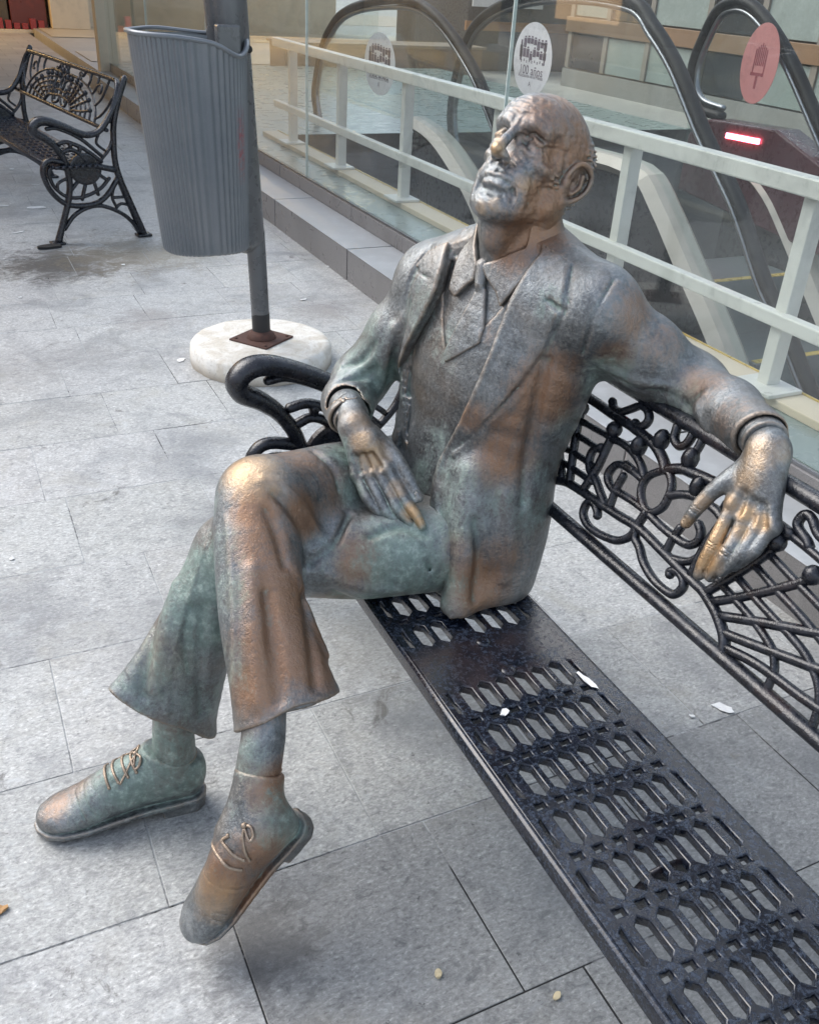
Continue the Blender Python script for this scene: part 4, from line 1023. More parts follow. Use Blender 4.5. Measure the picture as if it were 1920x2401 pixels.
def f_hand_l(P):
    S = SD(P, .04)
    wr = (1.056,.886,.912); K = [(1.005,.877,.827), (1.007,.850,.818), (1.013,.829,.816), (1.020,.812,.820)]
    S.chain([(1.085,.93,.912), wr], [.030,.028], .01)
    for p in K: S.cap(tuple(np.array(wr)+(np.array(p)-wr)*.12), p, .0230, .0128, .020)
    S.ell((1.032,.866,.868), (.022,.030,.036), None, .02)
    finger(S, [K[0], (.987,.872,.795), (.973,.868,.765), (.963,.869,.733), (.958,.868,.712)], [.0122,.0106,.0106,.0096,.0082])
    finger(S, [K[1], (.991,.845,.790), (.979,.843,.767), (.970,.848,.738), (.967,.853,.716)], [.0124,.0108,.0106,.0094,.0080], .004)
    finger(S, [K[2], (.998,.825,.793), (.987,.824,.773), (.978,.832,.750), (.973,.839,.732)], [.0118,.0102,.0100,.0088,.0076], .004)
    finger(S, [K[3], (1.007,.811,.800), (.997,.811,.783), (.990,.819,.763), (.985,.828,.746)], [.0108,.0094,.0092,.0080,.0068], .004)
    S.chain([(1.040,.893,.882), (1.012,.905,.853), (.992,.914,.830), (.977,.922,.800), (.968,.928,.771)], [.0185,.0160,.0130,.0118,.0092], .012)
    for p in K: S.ell(p, (.0134,)*3, None, .010)
    n0 = np.array((-.85,-.40,.35)); n0 /= np.linalg.norm(n0)
    for p in K:
        p = np.array(p); w_ = np.array(wr); S.line([p+n0*.0090, p*.55+w_*.45+n0*.0150, p*.2+w_*.8+n0*.0180], [.0044,.0024,.0012], .010, 'add')
    for k in range(3):
        m_ = (np.array(K[k])+np.array(K[k+1]))/2; S.line([m_+n0*.0158, m_*.75+np.array(wr)*.25+n0*.0195], [.0040,.0020], .014)
    for a, b in (((.9735,.868,.765), (.963,.869,.733)), ((.979,.843,.767), (.970,.848,.738)), ((.977,.922,.800), (.968,.928,.771))):
        a = np.array(a); t = np.array(b)-a; t /= np.linalg.norm(t); n_ = np.array((-.8,-.4,.4)); n_ -= t*(n_ @ t); n_ /= np.linalg.norm(n_); s_ = np.cross(t, n_)
        for o in (-.0035, .001, .005): S.line([a+t*o+s_*.007+n_*.0080, a+t*o+n_*.0112, a+t*o-s_*.007+n_*.0080], .0008, .0014)
    nail(S, (.9600,.8685,.7195), (-.78,-.45,.30), (-.2,0,-1)); nail(S, (.9690,.9275,.776), (-.75,-.50,.40), (-.3,.2,-1)); nail(S, (.9675,.8525,.721), (-.78,-.45,.30), (-.1,.15,-1))
    return S.d
# ------------------------------------------------------------------ pullover, shirt, tie
def f_shirt(P):
    S = SD(P, .06); f_torso(S); return S.d
def front(P): return (sh(P)[2] > -.10)
def f_pullover(P):
    S = SD(P, .06); f_torso(S, .004); s, h, n = sh(P)
    S.d = np.where(front(P), smax(S.d, -polydist(s, h, P_VNECK), F32(.002)), S.d)
    for a in ([(.03,-.145),(-.02,-.165),(-.09,-.160)], [(.02,-.19),(-.04,-.205),(-.10,-.195)], [(.01,-.125),(-.03,-.135),(-.07,-.13)]):
        pts = []
        for (u, v) in a:
            p = FC+FS*u+FH*v; pts.append(p+FN*.085)
    return S.d
def f_layer(grow, poly, thick=.03):
    def fn(P):
        S = SD(P, .06); f_torso(S, grow); f_neck(S, .03, grow); s, h, n = sh(P); 
        d = smax(S.d, polydist(s, h, poly), F32(.004)); return np.where(front(P), d, np.maximum(d, .02)).astype(F32)
    return fn
def f_tie(P):
    d = f_layer(.0085, P_TIE)(P); S = SD(P, .05); S.d = d
    S.chain([tuple(FC+FS*.046+FH*.206-FN*.001), tuple(FC+FS*.050+FH*.178+FN*.010)], [.0160,.0105], .006)
    return S.d
def f_collar(P):
    N = SD(P, .06); f_neck(N, .03, 0); dn = N.d
    up = A3((.918,1.42,1.02)); ax = A3(hw((-.03,0,-.075)))-up; ax /= np.linalg.norm(ax); t = (P-up) @ ax
    # band round the neck, rising to the nape
    s, h, n = sh(P)
    band = np.maximum(np.abs(dn-.012)-.0035, np.abs(t-.024+.10*(n+.02))-.026)
    band = smax(band, -polydist(s, h, [(.018,.18),(.075,.18),(.062,.40),(-.005,.40)]), F32(.004)) if False else band
    d = np.minimum(band, np.minimum(f_layer(.0125, P_COLL)(P), f_layer(.0125, P_COLR)(P)))
    return d.astype(F32)
# ------------------------------------------------------------------ jacket
def f_jacket(P):
    S = SD(P, .06); f_torso(S, .021)
    s, h, n = sh(P)
    # front opening
    inner = SD(P, .06); f_torso(inner, .004)
    op = polydist(s, h, P_OPEN)
    fr = n > -.02
    S.d = np.where(fr, smax(S.d, -op, F32(.010)), S.d).astype(F32)
    # skirt of the left front over the hip
    S.loft([(.878,1.425,.72), (.858,1.390,.58), (.838,1.378,.435)], [.166,.166,.150], [.114,.132,.128], [(.15,-1,0)]*3, .03)
    S.d = np.where(fr, smax(S.d, -op, F32(.010)), S.d).astype(F32)
    # lapels lie proud of the cloth
    L = SD(P, .06); f_torso(L, .0285)
    for poly in (P_LAPL, P_LAPR):
        l = smax(L.d, polydist(s, h, poly), F32(.007)); S.d = np.where(fr, smin(S.d, l, F32(.004)), S.d).astype(F32)
    S.chain([(.792,1.300,.70), (.762,1.252,.56), (.742,1.226,.452)], [.018,.022,.020], .05)
    S.cap((.748,1.232,.455), (.86,1.262,.460), .018, .03, .05)
    # collar at the nape
    nk = SD(P, .06); f_neck(nk, .03, .026); tz = (P-A3((.93,1.42,1.035))) @ A3((.30,.12,.95))
    cl = smax(smax(nk.d, np.abs(tz-.012)-F32(.034), F32(.008)), (n+.030).astype(F32), F32(.02)); S.d = smin(S.d, cl, F32(.012))
    # sleeves
    S.chain([SHR, (.785,1.624,.868), (.724,1.676,.750), (.674,1.618,.730), (.643,1.530,.738)], [.062,.058,.054,.049,.045], .035, sm=.03)
    S.chain([SHL, (1.052,1.195,.950), (1.150,1.165,.885), (1.110,1.030,.900), (1.062,.905,.914)], [.060,.060,.056,.048,.042], .035, sm=.03)
    S.chain([(1.02,1.27,.93), (1.075,1.17,.905), (1.11,1.06,.895)], [.030,.030,.020], .05)              # sagging cloth on the rail
    # hem and cuffs
    S.plane((.80,1.45,.442), (-.06,-.03,-1)); 
    S.d = np.where(((P[:, 0] > 1.0) & (P[:, 1] < 1.0)), smax(S.d, (P-A3((1.066,.915,.914))) @ A3((-.46,-.86,-.10)), F32(.004)), S.d).astype(F32)
    c = (P-A3((.645,1.532,.742))) @ A3((-.05,-.93,-.30)); near = np.linalg.norm(P-A3((.645,1.50,.735)), axis=1) < .11
    S.d = np.where(near & (P[:, 1] < 1.60), smax(S.d, c, F32(.004)), S.d).astype(F32)
    S.chain([(1.085,.955,.912), (1.050,.87,.914)], [.036,.036], .004, 'cut'); S.chain([(.652,1.575,.744), (.640,1.49,.738)], [.039,.039], .004, 'cut')
    # creases
    for nm, pts, r, k in CREASE: S.line(pts, r, k, nm)
    return S.d
def f_sleeve_cuff(P):
    S = SD(P, .05)
    S.cap((1.08,.940,.912), (1.058,.893,.912), .036, .035, .004); S.cap((.650,1.565,.744), (.641,1.515,.738), .037, .036, .004)
    S.d = smax(S.d, np.where(P[:, 0] > .85, (P-A3((1.060,.899,.912))) @ A3((-.46,-.86,-.10)), (P-A3((.642,1.520,.739))) @ A3((-.05,-.93,-.30))).astype(F32), F32(.003))
    return S.d
# ------------------------------------------------------------------ trousers
def f_trousers(P):
    S = SD(P, .06)
    S.ell((.845,1.450,.535), (.130,.185,.095), None, .02)
    S.chain([(.80,1.335,.530), (.60,1.368,.525), (.37,1.415,.552)], [.092,.086,.074], .04)
    S.chain([(.80,1.580,.550), (.60,1.508,.603), (.418,1.402,.668)], [.096,.087,.073], .04)
    S.ell((.70,1.430,.525), (.10,.12,.06), None, .05)
    S.ell((.455,1.385,.600), (.05,.045,.06), None, .04)
    # crossing right shin and its flared leg
    S.loft([(.418,1.402,.668), (.393,1.342,.622), (.369,1.245,.535), (.372,1.165,.450), (.376,1.108,.385)], [.072,.076,.075,.086,.100], [.070,.066,.060,.060,.066], [(1,0,.15)]*5, .03)
    # planted left leg
    S.loft([(.370,1.415,.555), (.315,1.405,.460), (.258,1.392,.355), (.215,1.385,.275), (.192,1.380,.232), (.196,1.374,.165)], [.074,.078,.090,.112,.122,.112], [.070,.064,.058,.056,.056,.054], [(-.75,0,.66)]*6, .02)
    for nm, pts, r, k in FOLD: S.line(pts, r, k, nm)
    full = S.d.copy()
    n1, p1 = A3((.10,-.72,-.69)), A3((.374,1.128,.405)); n2, p2 = A3((-.68,-.15,-.72)), A3((.192,1.375,.262))
    n1 = n1/np.linalg.norm(n1); n2 = n2/np.linalg.norm(n2)
    reg1 = (P[:, 1] < 1.27); c1 = (P-p1) @ n1+F32(.003)*np.sin(P[:, 0]*55).astype(F32); c2 = (P-p2) @ n2+F32(.003)*np.sin(P[:, 0]*48+P[:, 1]*40).astype(F32)
    r1 = reg1 & (P[:, 2] < .62); r2 = (~reg1) & (P[:, 2] < .46) & (P[:, 0] < .42)
    S.d = np.where(r1, smax(S.d, c1, F32(.003)), S.d); S.d = np.where(r2, smax(S.d, c2, F32(.003)), S.d).astype(F32)
    hol = np.maximum(full+F32(.009), np.where(r1, -c1-.05, np.where(r2, -c2-.03, 1))).astype(F32)
    S.d = smax(S.d, -hol, F32(.002))
    return S.d
def f_socks(P):
    S = SD(P, .05)
    S.chain([(.352,1.175,.475), (.322,1.105,.388), (.300,1.075,.330)], [.036,.037,.038], .01); S.chain([(.245,1.39,.33), (.222,1.379,.20), (.218,1.376,.12)], [.046,.040,.043], .01)
    return S.d
# ------------------------------------------------------------------ shoes
class Frame:
    def __init__(s, heel, toe, up, L=.320):
        s.o = np.array(heel, float); x = np.array(toe, float)-s.o; s.k = np.linalg.norm(x)/L; x /= np.linalg.norm(x)
        z = np.array(up, float); z -= x*(z @ x); z /= np.linalg.norm(z); s.R = np.stack([x, np.cross(z, x), z], 1)
    def loc(s, P): return ((P-A3(s.o)) @ A3(s.R))/F32(s.k)
    def wld(s, p): return tuple(s.o+s.R @ (np.asarray(p, float)*s.k))
SOLE = [(0,0),(.004,.020),(.020,.033),(.06,.036),(.11,.036),(.17,.043),(.225,.051),(.265,.050),(.295,.039),(.313,.018),(.318,0),(.313,-.018),(.297,-.036),(.265,-.046),(.225,-.047),(.17,-.040),(.11,-.032),(.06,-.034),(.020,-.031),(.004,-.019)]
def f_shoe(fr, shaft, hand=1):
    def fn(P):
        q = fr.loc(P)*A3((1, hand, 1)); S = SD(q, .05)
        S.loft([(.030,0,.060), (.075,0,.066), (.125,0,.067), (.175,.001,.056), (.225,.003,.041), (.270,.002,.033), (.290,0,.030)], [.034,.036,.039,.045,.049,.045,.032], [.054,.058,.058,.047,.034,.026,.021], [(0,1,0)]*7, .01)
        S.chain([(.055,0,.085), (shaft[0],shaft[1],shaft[2])], [.042,.043], .03)
        S.chain([(.150,0,.066), (.095,shaft[1]*.4,.105), (shaft[0]+.022,shaft[1]*.8,.085+(shaft[2]-.085)*.8)], [.024,.026,.026], .03)
        S.d = smax(S.d, -(q[:, 2]-.010), F32(.004))
        d2 = polydist(q[:, 0], q[:, 1], SOLE)
        welt = smax(d2, np.abs(q[:, 2]-.010)-F32(.0062), F32(.003))
        S.d = smin(S.d, welt, F32(.003))
        heel = smax(smax(polydist(q[:, 0], q[:, 1], [(p[0]+.003, p[1]*.96) for p in SOLE])+F32(.001), np.abs(q[:, 2]+.007)-F32(.012), F32(.003)), q[:, 0]-F32(.088), F32(.004))
        S.d = smin(S.d, heel, F32(.002))
        a = A3((shaft[0], shaft[1], shaft[2]))-A3((.055,0,.085)); ln = float(np.linalg.norm(a)); a /= F32(ln)
        cutn = a+A3((-.32, 0, 0)); cutn /= np.linalg.norm(cutn)
        S.d = smax(S.d, (q-A3((.055,0,.085))-a*F32(ln*shaft[3])) @ cutn, F32(.005))
        S.line([tuple(np.array((.055,0,.085))+np.array(a)*ln*shaft[3]*.97+np.array((.041*math.cos(t_), .041*math.sin(t_), .041*math.cos(t_)*.22))) for t_ in np.linspace(0, 2*math.pi, 14)], .0022, .003, 'add')
        if len(q):
            for pts, r in SHOE_SEAMS: S.line(pts, r, .003)
        return S.d*F32(fr.k)
    return fn
SHOE_SEAMS = []
SH_L = Frame((.276,1.369,.020), (-.057,1.412,.004), (.03,0,1))
SH_R = Frame((.376,1.042,.246), (.163,1.036,.040), (-.55,-.20,.76))
CREASE = []
FOLD = []
WORN = []; GREEN = []; BROWN = []
# wear and patina: (centre, radius, strength)
BROWN += [((0.959, 1.379, 1.317), 0.082, 0.8), ((0.971, 1.353, 1.254), 0.075, 0.9), ((0.904, 1.335, 1.183), 0.075, 0.9), ((0.866, 1.351, 1.127), 0.075, 0.9), ((0.914, 1.338, 1.135), 0.075, 0.9), ((0.846, 1.358, 1.241), 0.037, 0.5), ((0.958, 1.349, 1.202), 0.06, 0.8), ((0.863, 1.355, 1.094), 0.06, 0.8), ((0.887, 1.234, 0.876), 0.105, 0.9), ((0.909, 1.228, 0.929), 0.06, 0.8), ((0.844, 1.26, 0.803), 0.075, 0.8), ((0.835, 1.267, 0.748), 0.09, 0.8), ((0.785, 1.313, 0.812), 0.052, 0.7), ((0.777, 1.224, 0.507), 0.105, 1), ((0.744, 1.252, 0.583), 0.052, 0.6), ((0.826, 1.227, 0.548), 0.09, 0.6), ((0.387, 1.275, 0.649), 0.09, 0.9), ((0.392, 1.217, 0.588), 0.112, 1), ((0.378, 1.155, 0.527), 0.127, 1), ((0.425, 1.134, 0.489), 0.09, 1), ((0.386, 1.321, 0.689), 0.075, 0.9), ((0.466, 1.187, 0.509), 0.06, 0.9), ((0.321, 1.133, 0.482), 0.09, 0.9), ((0.573, 1.297, 0.563), 0.082, 0.9), ((0.531, 1.329, 0.456), 0.075, 0.7), ((0.478, 1.339, 0.66), 0.075, 1), ((0.496, 1.441, 0.721), 0.105, 0.7), ((0.556, 1.402, 0.671), 0.09, 0.6), ((0.887, 1.337, 1.184), 0.067, 0.9), ((0.903, 1.346, 1.3), 0.097, 0.7), ((0.934, 1.345, 1.271), 0.075, 0.6), ((0.912, 1.348, 1.248), 0.06, 0.9), ((0.865, 1.339, 1.146), 0.075, 0.9), ((0.841, 1.354, 1.119), 0.06, 0.6), ((0.322, 1.044, 0.33), 0.075, 1), ((0.288, 0.984, 0.252), 0.09, 0.9), ((0.27, 1.0, 0.148), 0.09, 0.9), ((0.215, 0.994, 0.217), 0.09, 0.8), ((0.994, 1.165, 1.034), 0.075, 0.6), ((1.045, 1.14, 0.988), 0.075, 0.5), ((0.966, 1.173, 0.964), 0.052, 0.8), ((1.086, 1.077, 0.939), 0.075, 0.6), ((1.043, 0.968, 0.924), 0.067, 0.4), ((0.21, 1.356, 0.405), 0.09, 0.5), ((-0.008, 1.403, 0.069), 0.06, 0.6), ((0.031, 1.41, 0.085), 0.06, 0.5), ((0.828, 1.333, 0.961), 0.045, 0.3), ((0.83, 1.435, 0.98), 0.037, 0.5)]
WORN += [((0.395, 1.387, 0.742), 0.09, 0.72), ((0.411, 1.357, 0.73), 0.06, 0.55), ((0.683, 1.319, 0.63), 0.03, 1), ((0.691, 1.304, 0.618), 0.021, 1), ((0.668, 1.36, 0.662), 0.033, 0.5), ((0.958, 0.862, 0.743), 0.039, 1), ((0.973, 0.867, 0.788), 0.036, 0.9), ((0.988, 0.876, 0.83), 0.03, 0.7), ((0.996, 0.848, 0.828), 0.025, 0.9), ((1.006, 0.822, 0.824), 0.024, 0.8), ((0.965, 0.862, 0.768), 0.03, 0.9), ((0.99, 0.838, 0.802), 0.024, 0.7), ((0.963, 0.921, 0.772), 0.027, 0.7), ((0.976, 0.911, 0.814), 0.03, 0.5), ((1.019, 0.875, 0.91), 0.052, 0.6), ((1.005, 0.868, 0.873), 0.037, 0.6), ((0.805, 1.355, 1.267), 0.033, 0.85), ((0.849, 1.412, 1.273), 0.024, 0.5), ((0.795, 1.361, 1.168), 0.024, 0.5), ((0.808, 1.342, 1.178), 0.024, 0.45), ((0.857, 1.331, 1.212), 0.033, 0.45), ((0.643, 1.416, 0.709), 0.051, 0.7), ((0.625, 1.433, 0.733), 0.039, 0.7), ((0.194, 0.998, 0.176), 0.082, 0.55), ((0.22, 0.973, 0.297), 0.075, 0.35), ((0.396, 1.206, 0.575), 0.06, 0.2), ((1.042, 0.854, 0.921), 0.037, 0.5), ((0.63, 1.459, 0.765), 0.037, 0.5)]
GREEN += [((0.273, 1.372, 0.515), 0.142, 0.85), ((0.218, 1.352, 0.405), 0.119, 0.6), ((0.308, 1.364, 0.563), 0.09, 0.9), ((0.287, 1.342, 0.448), 0.09, 0.9), ((0.172, 1.356, 0.361), 0.105, 0.5), ((0.268, 1.336, 0.288), 0.105, 0.5), ((0.19, 1.35, 0.169), 0.119, 0.85), ((0.133, 1.355, 0.124), 0.127, 0.9), ((0.181, 1.337, 0.096), 0.105, 0.8), ((0.246, 1.335, 0.098), 0.075, 0.9), ((0.057, 1.352, 0.08), 0.075, 0.6), ((0.651, 1.28, 0.566), 0.134, 0.95), ((0.618, 1.301, 0.441), 0.119, 0.8), ((0.699, 1.267, 0.499), 0.105, 0.9), ((0.544, 1.314, 0.441), 0.09, 0.6), ((0.71, 1.645, 0.846), 0.119, 0.6), ((0.737, 1.604, 0.776), 0.09, 0.9), ((0.687, 1.545, 0.735), 0.067, 0.9), ((0.767, 1.591, 0.703), 0.06, 0.7), ((0.89, 1.231, 0.637), 0.082, 0.6), ((0.953, 1.24, 0.8), 0.075, 0.5), ((0.977, 1.192, 0.93), 0.075, 0.7), ((0.982, 1.23, 0.892), 0.06, 0.7), ((0.611, 1.474, 0.686), 0.067, 0.9), ((0.596, 1.416, 0.646), 0.052, 0.9), ((0.775, 1.39, 0.709), 0.09, 0.5), ((0.758, 1.493, 0.959), 0.09, 0.4), ((0.777, 1.427, 0.915), 0.075, 0.4), ((0.764, 1.309, 0.701), 0.075, 0.6), ((0.312, 1.253, 0.584), 0.075, 0.5), ((0.29, 1.191, 0.486), 0.075, 0.5), ((0.284, 1.075, 0.379), 0.06, 0.6), ((0.325, 1.009, 0.298), 0.075, 0.8), ((0.34, 1.005, 0.261), 0.06, 0.8), ((0.238, 1.03, 0.335), 0.06, 0.4), ((0.206, 0.974, 0.302), 0.06, 0.4), ((1.065, 1.107, 0.878), 0.09, 0.5), ((1.018, 1.204, 0.871), 0.075, 0.4), ((0.879, 1.245, 1.035), 0.045, 0.5), ((0.756, 1.424, 0.644), 0.06, 0.7), ((0.747, 1.282, 0.617), 0.09, 0.6), ((0.92, 1.246, 0.705), 0.075, 0.5), ((0.825, 1.251, 0.67), 0.06, 0.4), ((0.688, 1.3, 0.598), 0.06, 0.8), ((0.519, 1.303, 0.551), 0.075, 0.3), ((0.516, 1.319, 0.583), 0.045, 0.5), ((0.324, 1.315, 0.639), 0.075, 0.4), ((0.338, 1.42, 0.673), 0.06, 0.4)]
# creases and seams of the clothes (mode, path on the cloth, radius, blend)
CREASE += [('cut', [(0.843, 1.26, 0.882), (0.819, 1.273, 0.84), (0.792, 1.304, 0.784), (0.771, 1.338, 0.735)], 0.003, 0.005), ('add', [(0.851, 1.26, 0.874), (0.829, 1.276, 0.831), (0.802, 1.307, 0.774), (0.774, 1.337, 0.729)], 0.005, 0.01), ('cut', [(0.96, 1.196, 1.084), (0.926, 1.179, 1.051), (0.914, 1.18, 1.012), (0.926, 1.202, 0.958)], 0.0022, 0.006), ('cut', [(1.066, 1.062, 0.925), (1.061, 1.072, 0.894), (1.066, 1.043, 0.866), (1.074, 1.006, 0.834)], [0.002, 0.006, 0.005, 0.002], 0.014), ('add', [(1.068, 1.044, 0.928), (1.059, 1.046, 0.903), (1.058, 1.015, 0.88)], [0.003, 0.007, 0.003], 0.014), ('cut', [(0.994, 1.183, 0.914), (1.037, 1.133, 0.911), (1.062, 1.084, 0.897)], [0.002, 0.005, 0.002], 0.014), ('add', [(0.973, 1.199, 0.931), (1.012, 1.154, 0.918), (1.063, 1.115, 0.914)], [0.003, 0.007, 0.003], 0.014), ('cut', [(0.656, 1.611, 0.784), (0.696, 1.607, 0.785), (0.732, 1.597, 0.81)], [0.004, 0.006, 0.002], 0.012), ('add', [(0.675, 1.658, 0.789), (0.708, 1.624, 0.801), (0.732, 1.597, 0.835)], [0.003, 0.007, 0.003], 0.012), ('cut', [(0.678, 1.654, 0.795), (0.704, 1.627, 0.813), (0.722, 1.601, 0.86)], [0.002, 0.005, 0.002], 0.012), ('add', [(0.749, 1.573, 0.896), (0.742, 1.591, 0.821), (0.74, 1.609, 0.753)], [0.003, 0.008, 0.004], 0.016), ('cut', [(0.756, 1.53, 0.957), (0.75, 1.556, 0.873), (0.757, 1.605, 0.773)], [0.002, 0.006, 0.003], 0.014), ('cut', [(0.883, 1.242, 0.935), (0.874, 1.24, 0.858), (0.874, 1.248, 0.751), (0.869, 1.236, 0.659)], [0.002, 0.006, 0.006, 0.002], 0.02), ('add', [(0.862, 1.301, 1.068), (0.842, 1.3, 1.021), (0.824, 1.303, 0.971), (0.809, 1.302, 0.93), (0.789, 1.311, 0.853), (0.77, 1.347, 0.745)], 0.0036, 0.006), ('add', [(0.761, 1.359, 0.712), (0.753, 1.357, 0.674), (0.744, 1.333, 0.621), (0.728, 1.278, 0.582), (0.735, 1.26, 0.504), (0.724, 1.21, 0.453)], 0.0042, 0.006), ('cut', [(0.92, 1.258, 1.092), (0.898, 1.228, 1.063), (0.891, 1.217, 1.033), (0.877, 1.246, 1.041)], 0.0018, 0.004), ('cut', [(0.891, 1.217, 1.032), (0.882, 1.243, 0.948)], 0.001, 0.004), ('cut', [(0.774, 1.526, 1.029), (0.776, 1.538, 1.015), (0.773, 1.484, 1.019)], 0.0018, 0.004), ('add', [(0.846, 1.496, 1.097), (0.801, 1.475, 1.036), (0.79, 1.473, 0.989), (0.772, 1.489, 0.936), (0.763, 1.524, 0.873), (0.764, 1.568, 0.805)], 0.004, 0.007), ('cut', [(0.804, 1.552, 1.055), (0.765, 1.552, 0.986), (0.752, 1.547, 0.895), (0.762, 1.565, 0.809)], [0.001, 0.004, 0.004, 0.001], 0.012), ('cut', [(0.778, 1.248, 0.63), (0.786, 1.23, 0.555), (0.773, 1.212, 0.483)], [0.002, 0.007, 0.002], 0.02), ('add', [(0.837, 1.254, 0.676), (0.848, 1.23, 0.594), (0.839, 1.223, 0.504)], [0.003, 0.008, 0.003], 0.02)]
FOLD += [('add', [(0.411, 1.358, 0.728), (0.446, 1.347, 0.71), (0.48, 1.345, 0.661), (0.51, 1.345, 0.605)], [0.003, 0.008, 0.007, 0.003], 0.014), ('cut', [(0.421, 1.336, 0.712), (0.448, 1.323, 0.68), (0.472, 1.323, 0.621), (0.48, 1.316, 0.563)], [0.002, 0.007, 0.007, 0.003], 0.014), ('cut', [(0.402, 1.319, 0.691), (0.41, 1.292, 0.663), (0.412, 1.252, 0.619)], [0.002, 0.005, 0.002], 0.016), ('add', [(0.34, 1.34, 0.669), (0.327, 1.274, 0.616), (0.308, 1.205, 0.541), (0.289, 1.149, 0.448)], [0.001, 0.003, 0.003, 0.002], 0.014), ('add', [(0.431, 1.256, 0.602), (0.444, 1.223, 0.531), (0.459, 1.168, 0.474)], [0.003, 0.006, 0.003], 0.016), ('cut', [(0.702, 1.298, 0.607), (0.697, 1.264, 0.544), (0.755, 1.345, 0.398)], [0.001, 0.003, 0.001], 0.012), ('cut', [(0.521, 1.306, 0.501), (0.583, 1.313, 0.447), (0.642, 1.287, 0.433)], [0.002, 0.006, 0.002], 0.016), ('add', [(0.512, 1.307, 0.539), (0.573, 1.293, 0.507), (0.647, 1.282, 0.49)], [0.002, 0.007, 0.002], 0.018), ('cut', [(0.6, 1.32, 0.595), (0.658, 1.319, 0.604), (0.695, 1.294, 0.595)], [0.002, 0.005, 0.002], 0.016), ('cut', [(0.48, 1.316, 0.568), (0.527, 1.324, 0.589), (0.58, 1.377, 0.613)], [0.003, 0.005, 0.003], 0.014), ('cut', [(0.221, 1.425, 0.461), (0.187, 1.371, 0.4), (0.168, 1.346, 0.336)], [0.002, 0.005, 0.002], 0.025), ('add', [(0.258, 1.413, 0.513), (0.223, 1.367, 0.436), (0.193, 1.343, 0.342)], [0.002, 0.005, 0.003], 0.025), ('cut', [(0.288, 1.351, 0.494), (0.273, 1.336, 0.379), (0.271, 1.34, 0.26)], [0.002, 0.005, 0.002], 0.025), ('cut', [(0.368, 1.219, 0.593), (0.361, 1.165, 0.535), (0.351, 1.102, 0.467)], [0.002, 0.005, 0.002], 0.025), ('add', [(0.356, 1.256, 0.62), (0.336, 1.187, 0.545), (0.319, 1.115, 0.457)], [0.002, 0.005, 0.003], 0.025), ('cut', [(0.439, 1.231, 0.557), (0.431, 1.173, 0.519), (0.415, 1.109, 0.471)], [0.002, 0.004, 0.002], 0.022), ('add', [(0.312, 1.389, 0.598), (0.272, 1.37, 0.506), (0.223, 1.345, 0.387), (0.206, 1.332, 0.289)], [0.002, 0.004, 0.003, 0.003], 0.008), ('cut', [(0.269, 1.361, 0.492), (0.255, 1.346, 0.432), (0.253, 1.335, 0.364)], [0.001, 0.004, 0.001], 0.02), ('cut', [(0.545, 1.473, 0.708), (0.567, 1.431, 0.69), (0.572, 1.405, 0.657)], [0.002, 0.005, 0.002], 0.016)]
# ------------------------------------------------------------------ put the statue together
import time
_t0 = time.time()
M_BRZ = m_bronze()
stt = empty('bronze_statue', (.80, 1.43, .44), 'seated bronze man with crossed legs and one arm along the bench back', 'statue')
Q = 1.0
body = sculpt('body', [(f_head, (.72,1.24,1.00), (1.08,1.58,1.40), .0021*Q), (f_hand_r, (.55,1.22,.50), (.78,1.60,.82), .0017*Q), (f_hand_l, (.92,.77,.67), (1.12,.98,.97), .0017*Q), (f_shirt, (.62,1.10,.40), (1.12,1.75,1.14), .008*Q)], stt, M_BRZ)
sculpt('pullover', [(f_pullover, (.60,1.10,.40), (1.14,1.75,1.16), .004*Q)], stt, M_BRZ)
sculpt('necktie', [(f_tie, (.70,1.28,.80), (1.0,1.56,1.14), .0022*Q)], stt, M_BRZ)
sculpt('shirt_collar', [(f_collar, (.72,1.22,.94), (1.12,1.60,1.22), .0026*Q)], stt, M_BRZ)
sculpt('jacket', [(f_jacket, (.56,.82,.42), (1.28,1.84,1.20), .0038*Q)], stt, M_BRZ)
for lo_, hi_ in (((1.00,.83,.84), (1.14,.99,.98)), ((.57,1.46,.66), (.72,1.63,.82))): sculpt('shirt_cuff', [(f_sleeve_cuff, lo_, hi_, .0025*Q)], stt, M_BRZ)
trs = sculpt('trousers', [(f_trousers, (.04,1.00,.16), (1.02,1.72,.84), .0040*Q)], stt, M_BRZ)
sculpt('sock', [(f_socks, (.24,1.00,.26), (.42,1.24,.52), .004*Q)], stt, M_BRZ)
sculpt('sock', [(f_socks, (.15,1.30,.05), (.32,1.46,.40), .004*Q)], stt, M_BRZ)
_sl = [float(v) for v in SH_L.loc(np.array([(.222,1.379,.185)], F32))[0]]; _sr = [float(v) for v in SH_R.loc(np.array([(.312,1.092,.362)], F32))[0]]
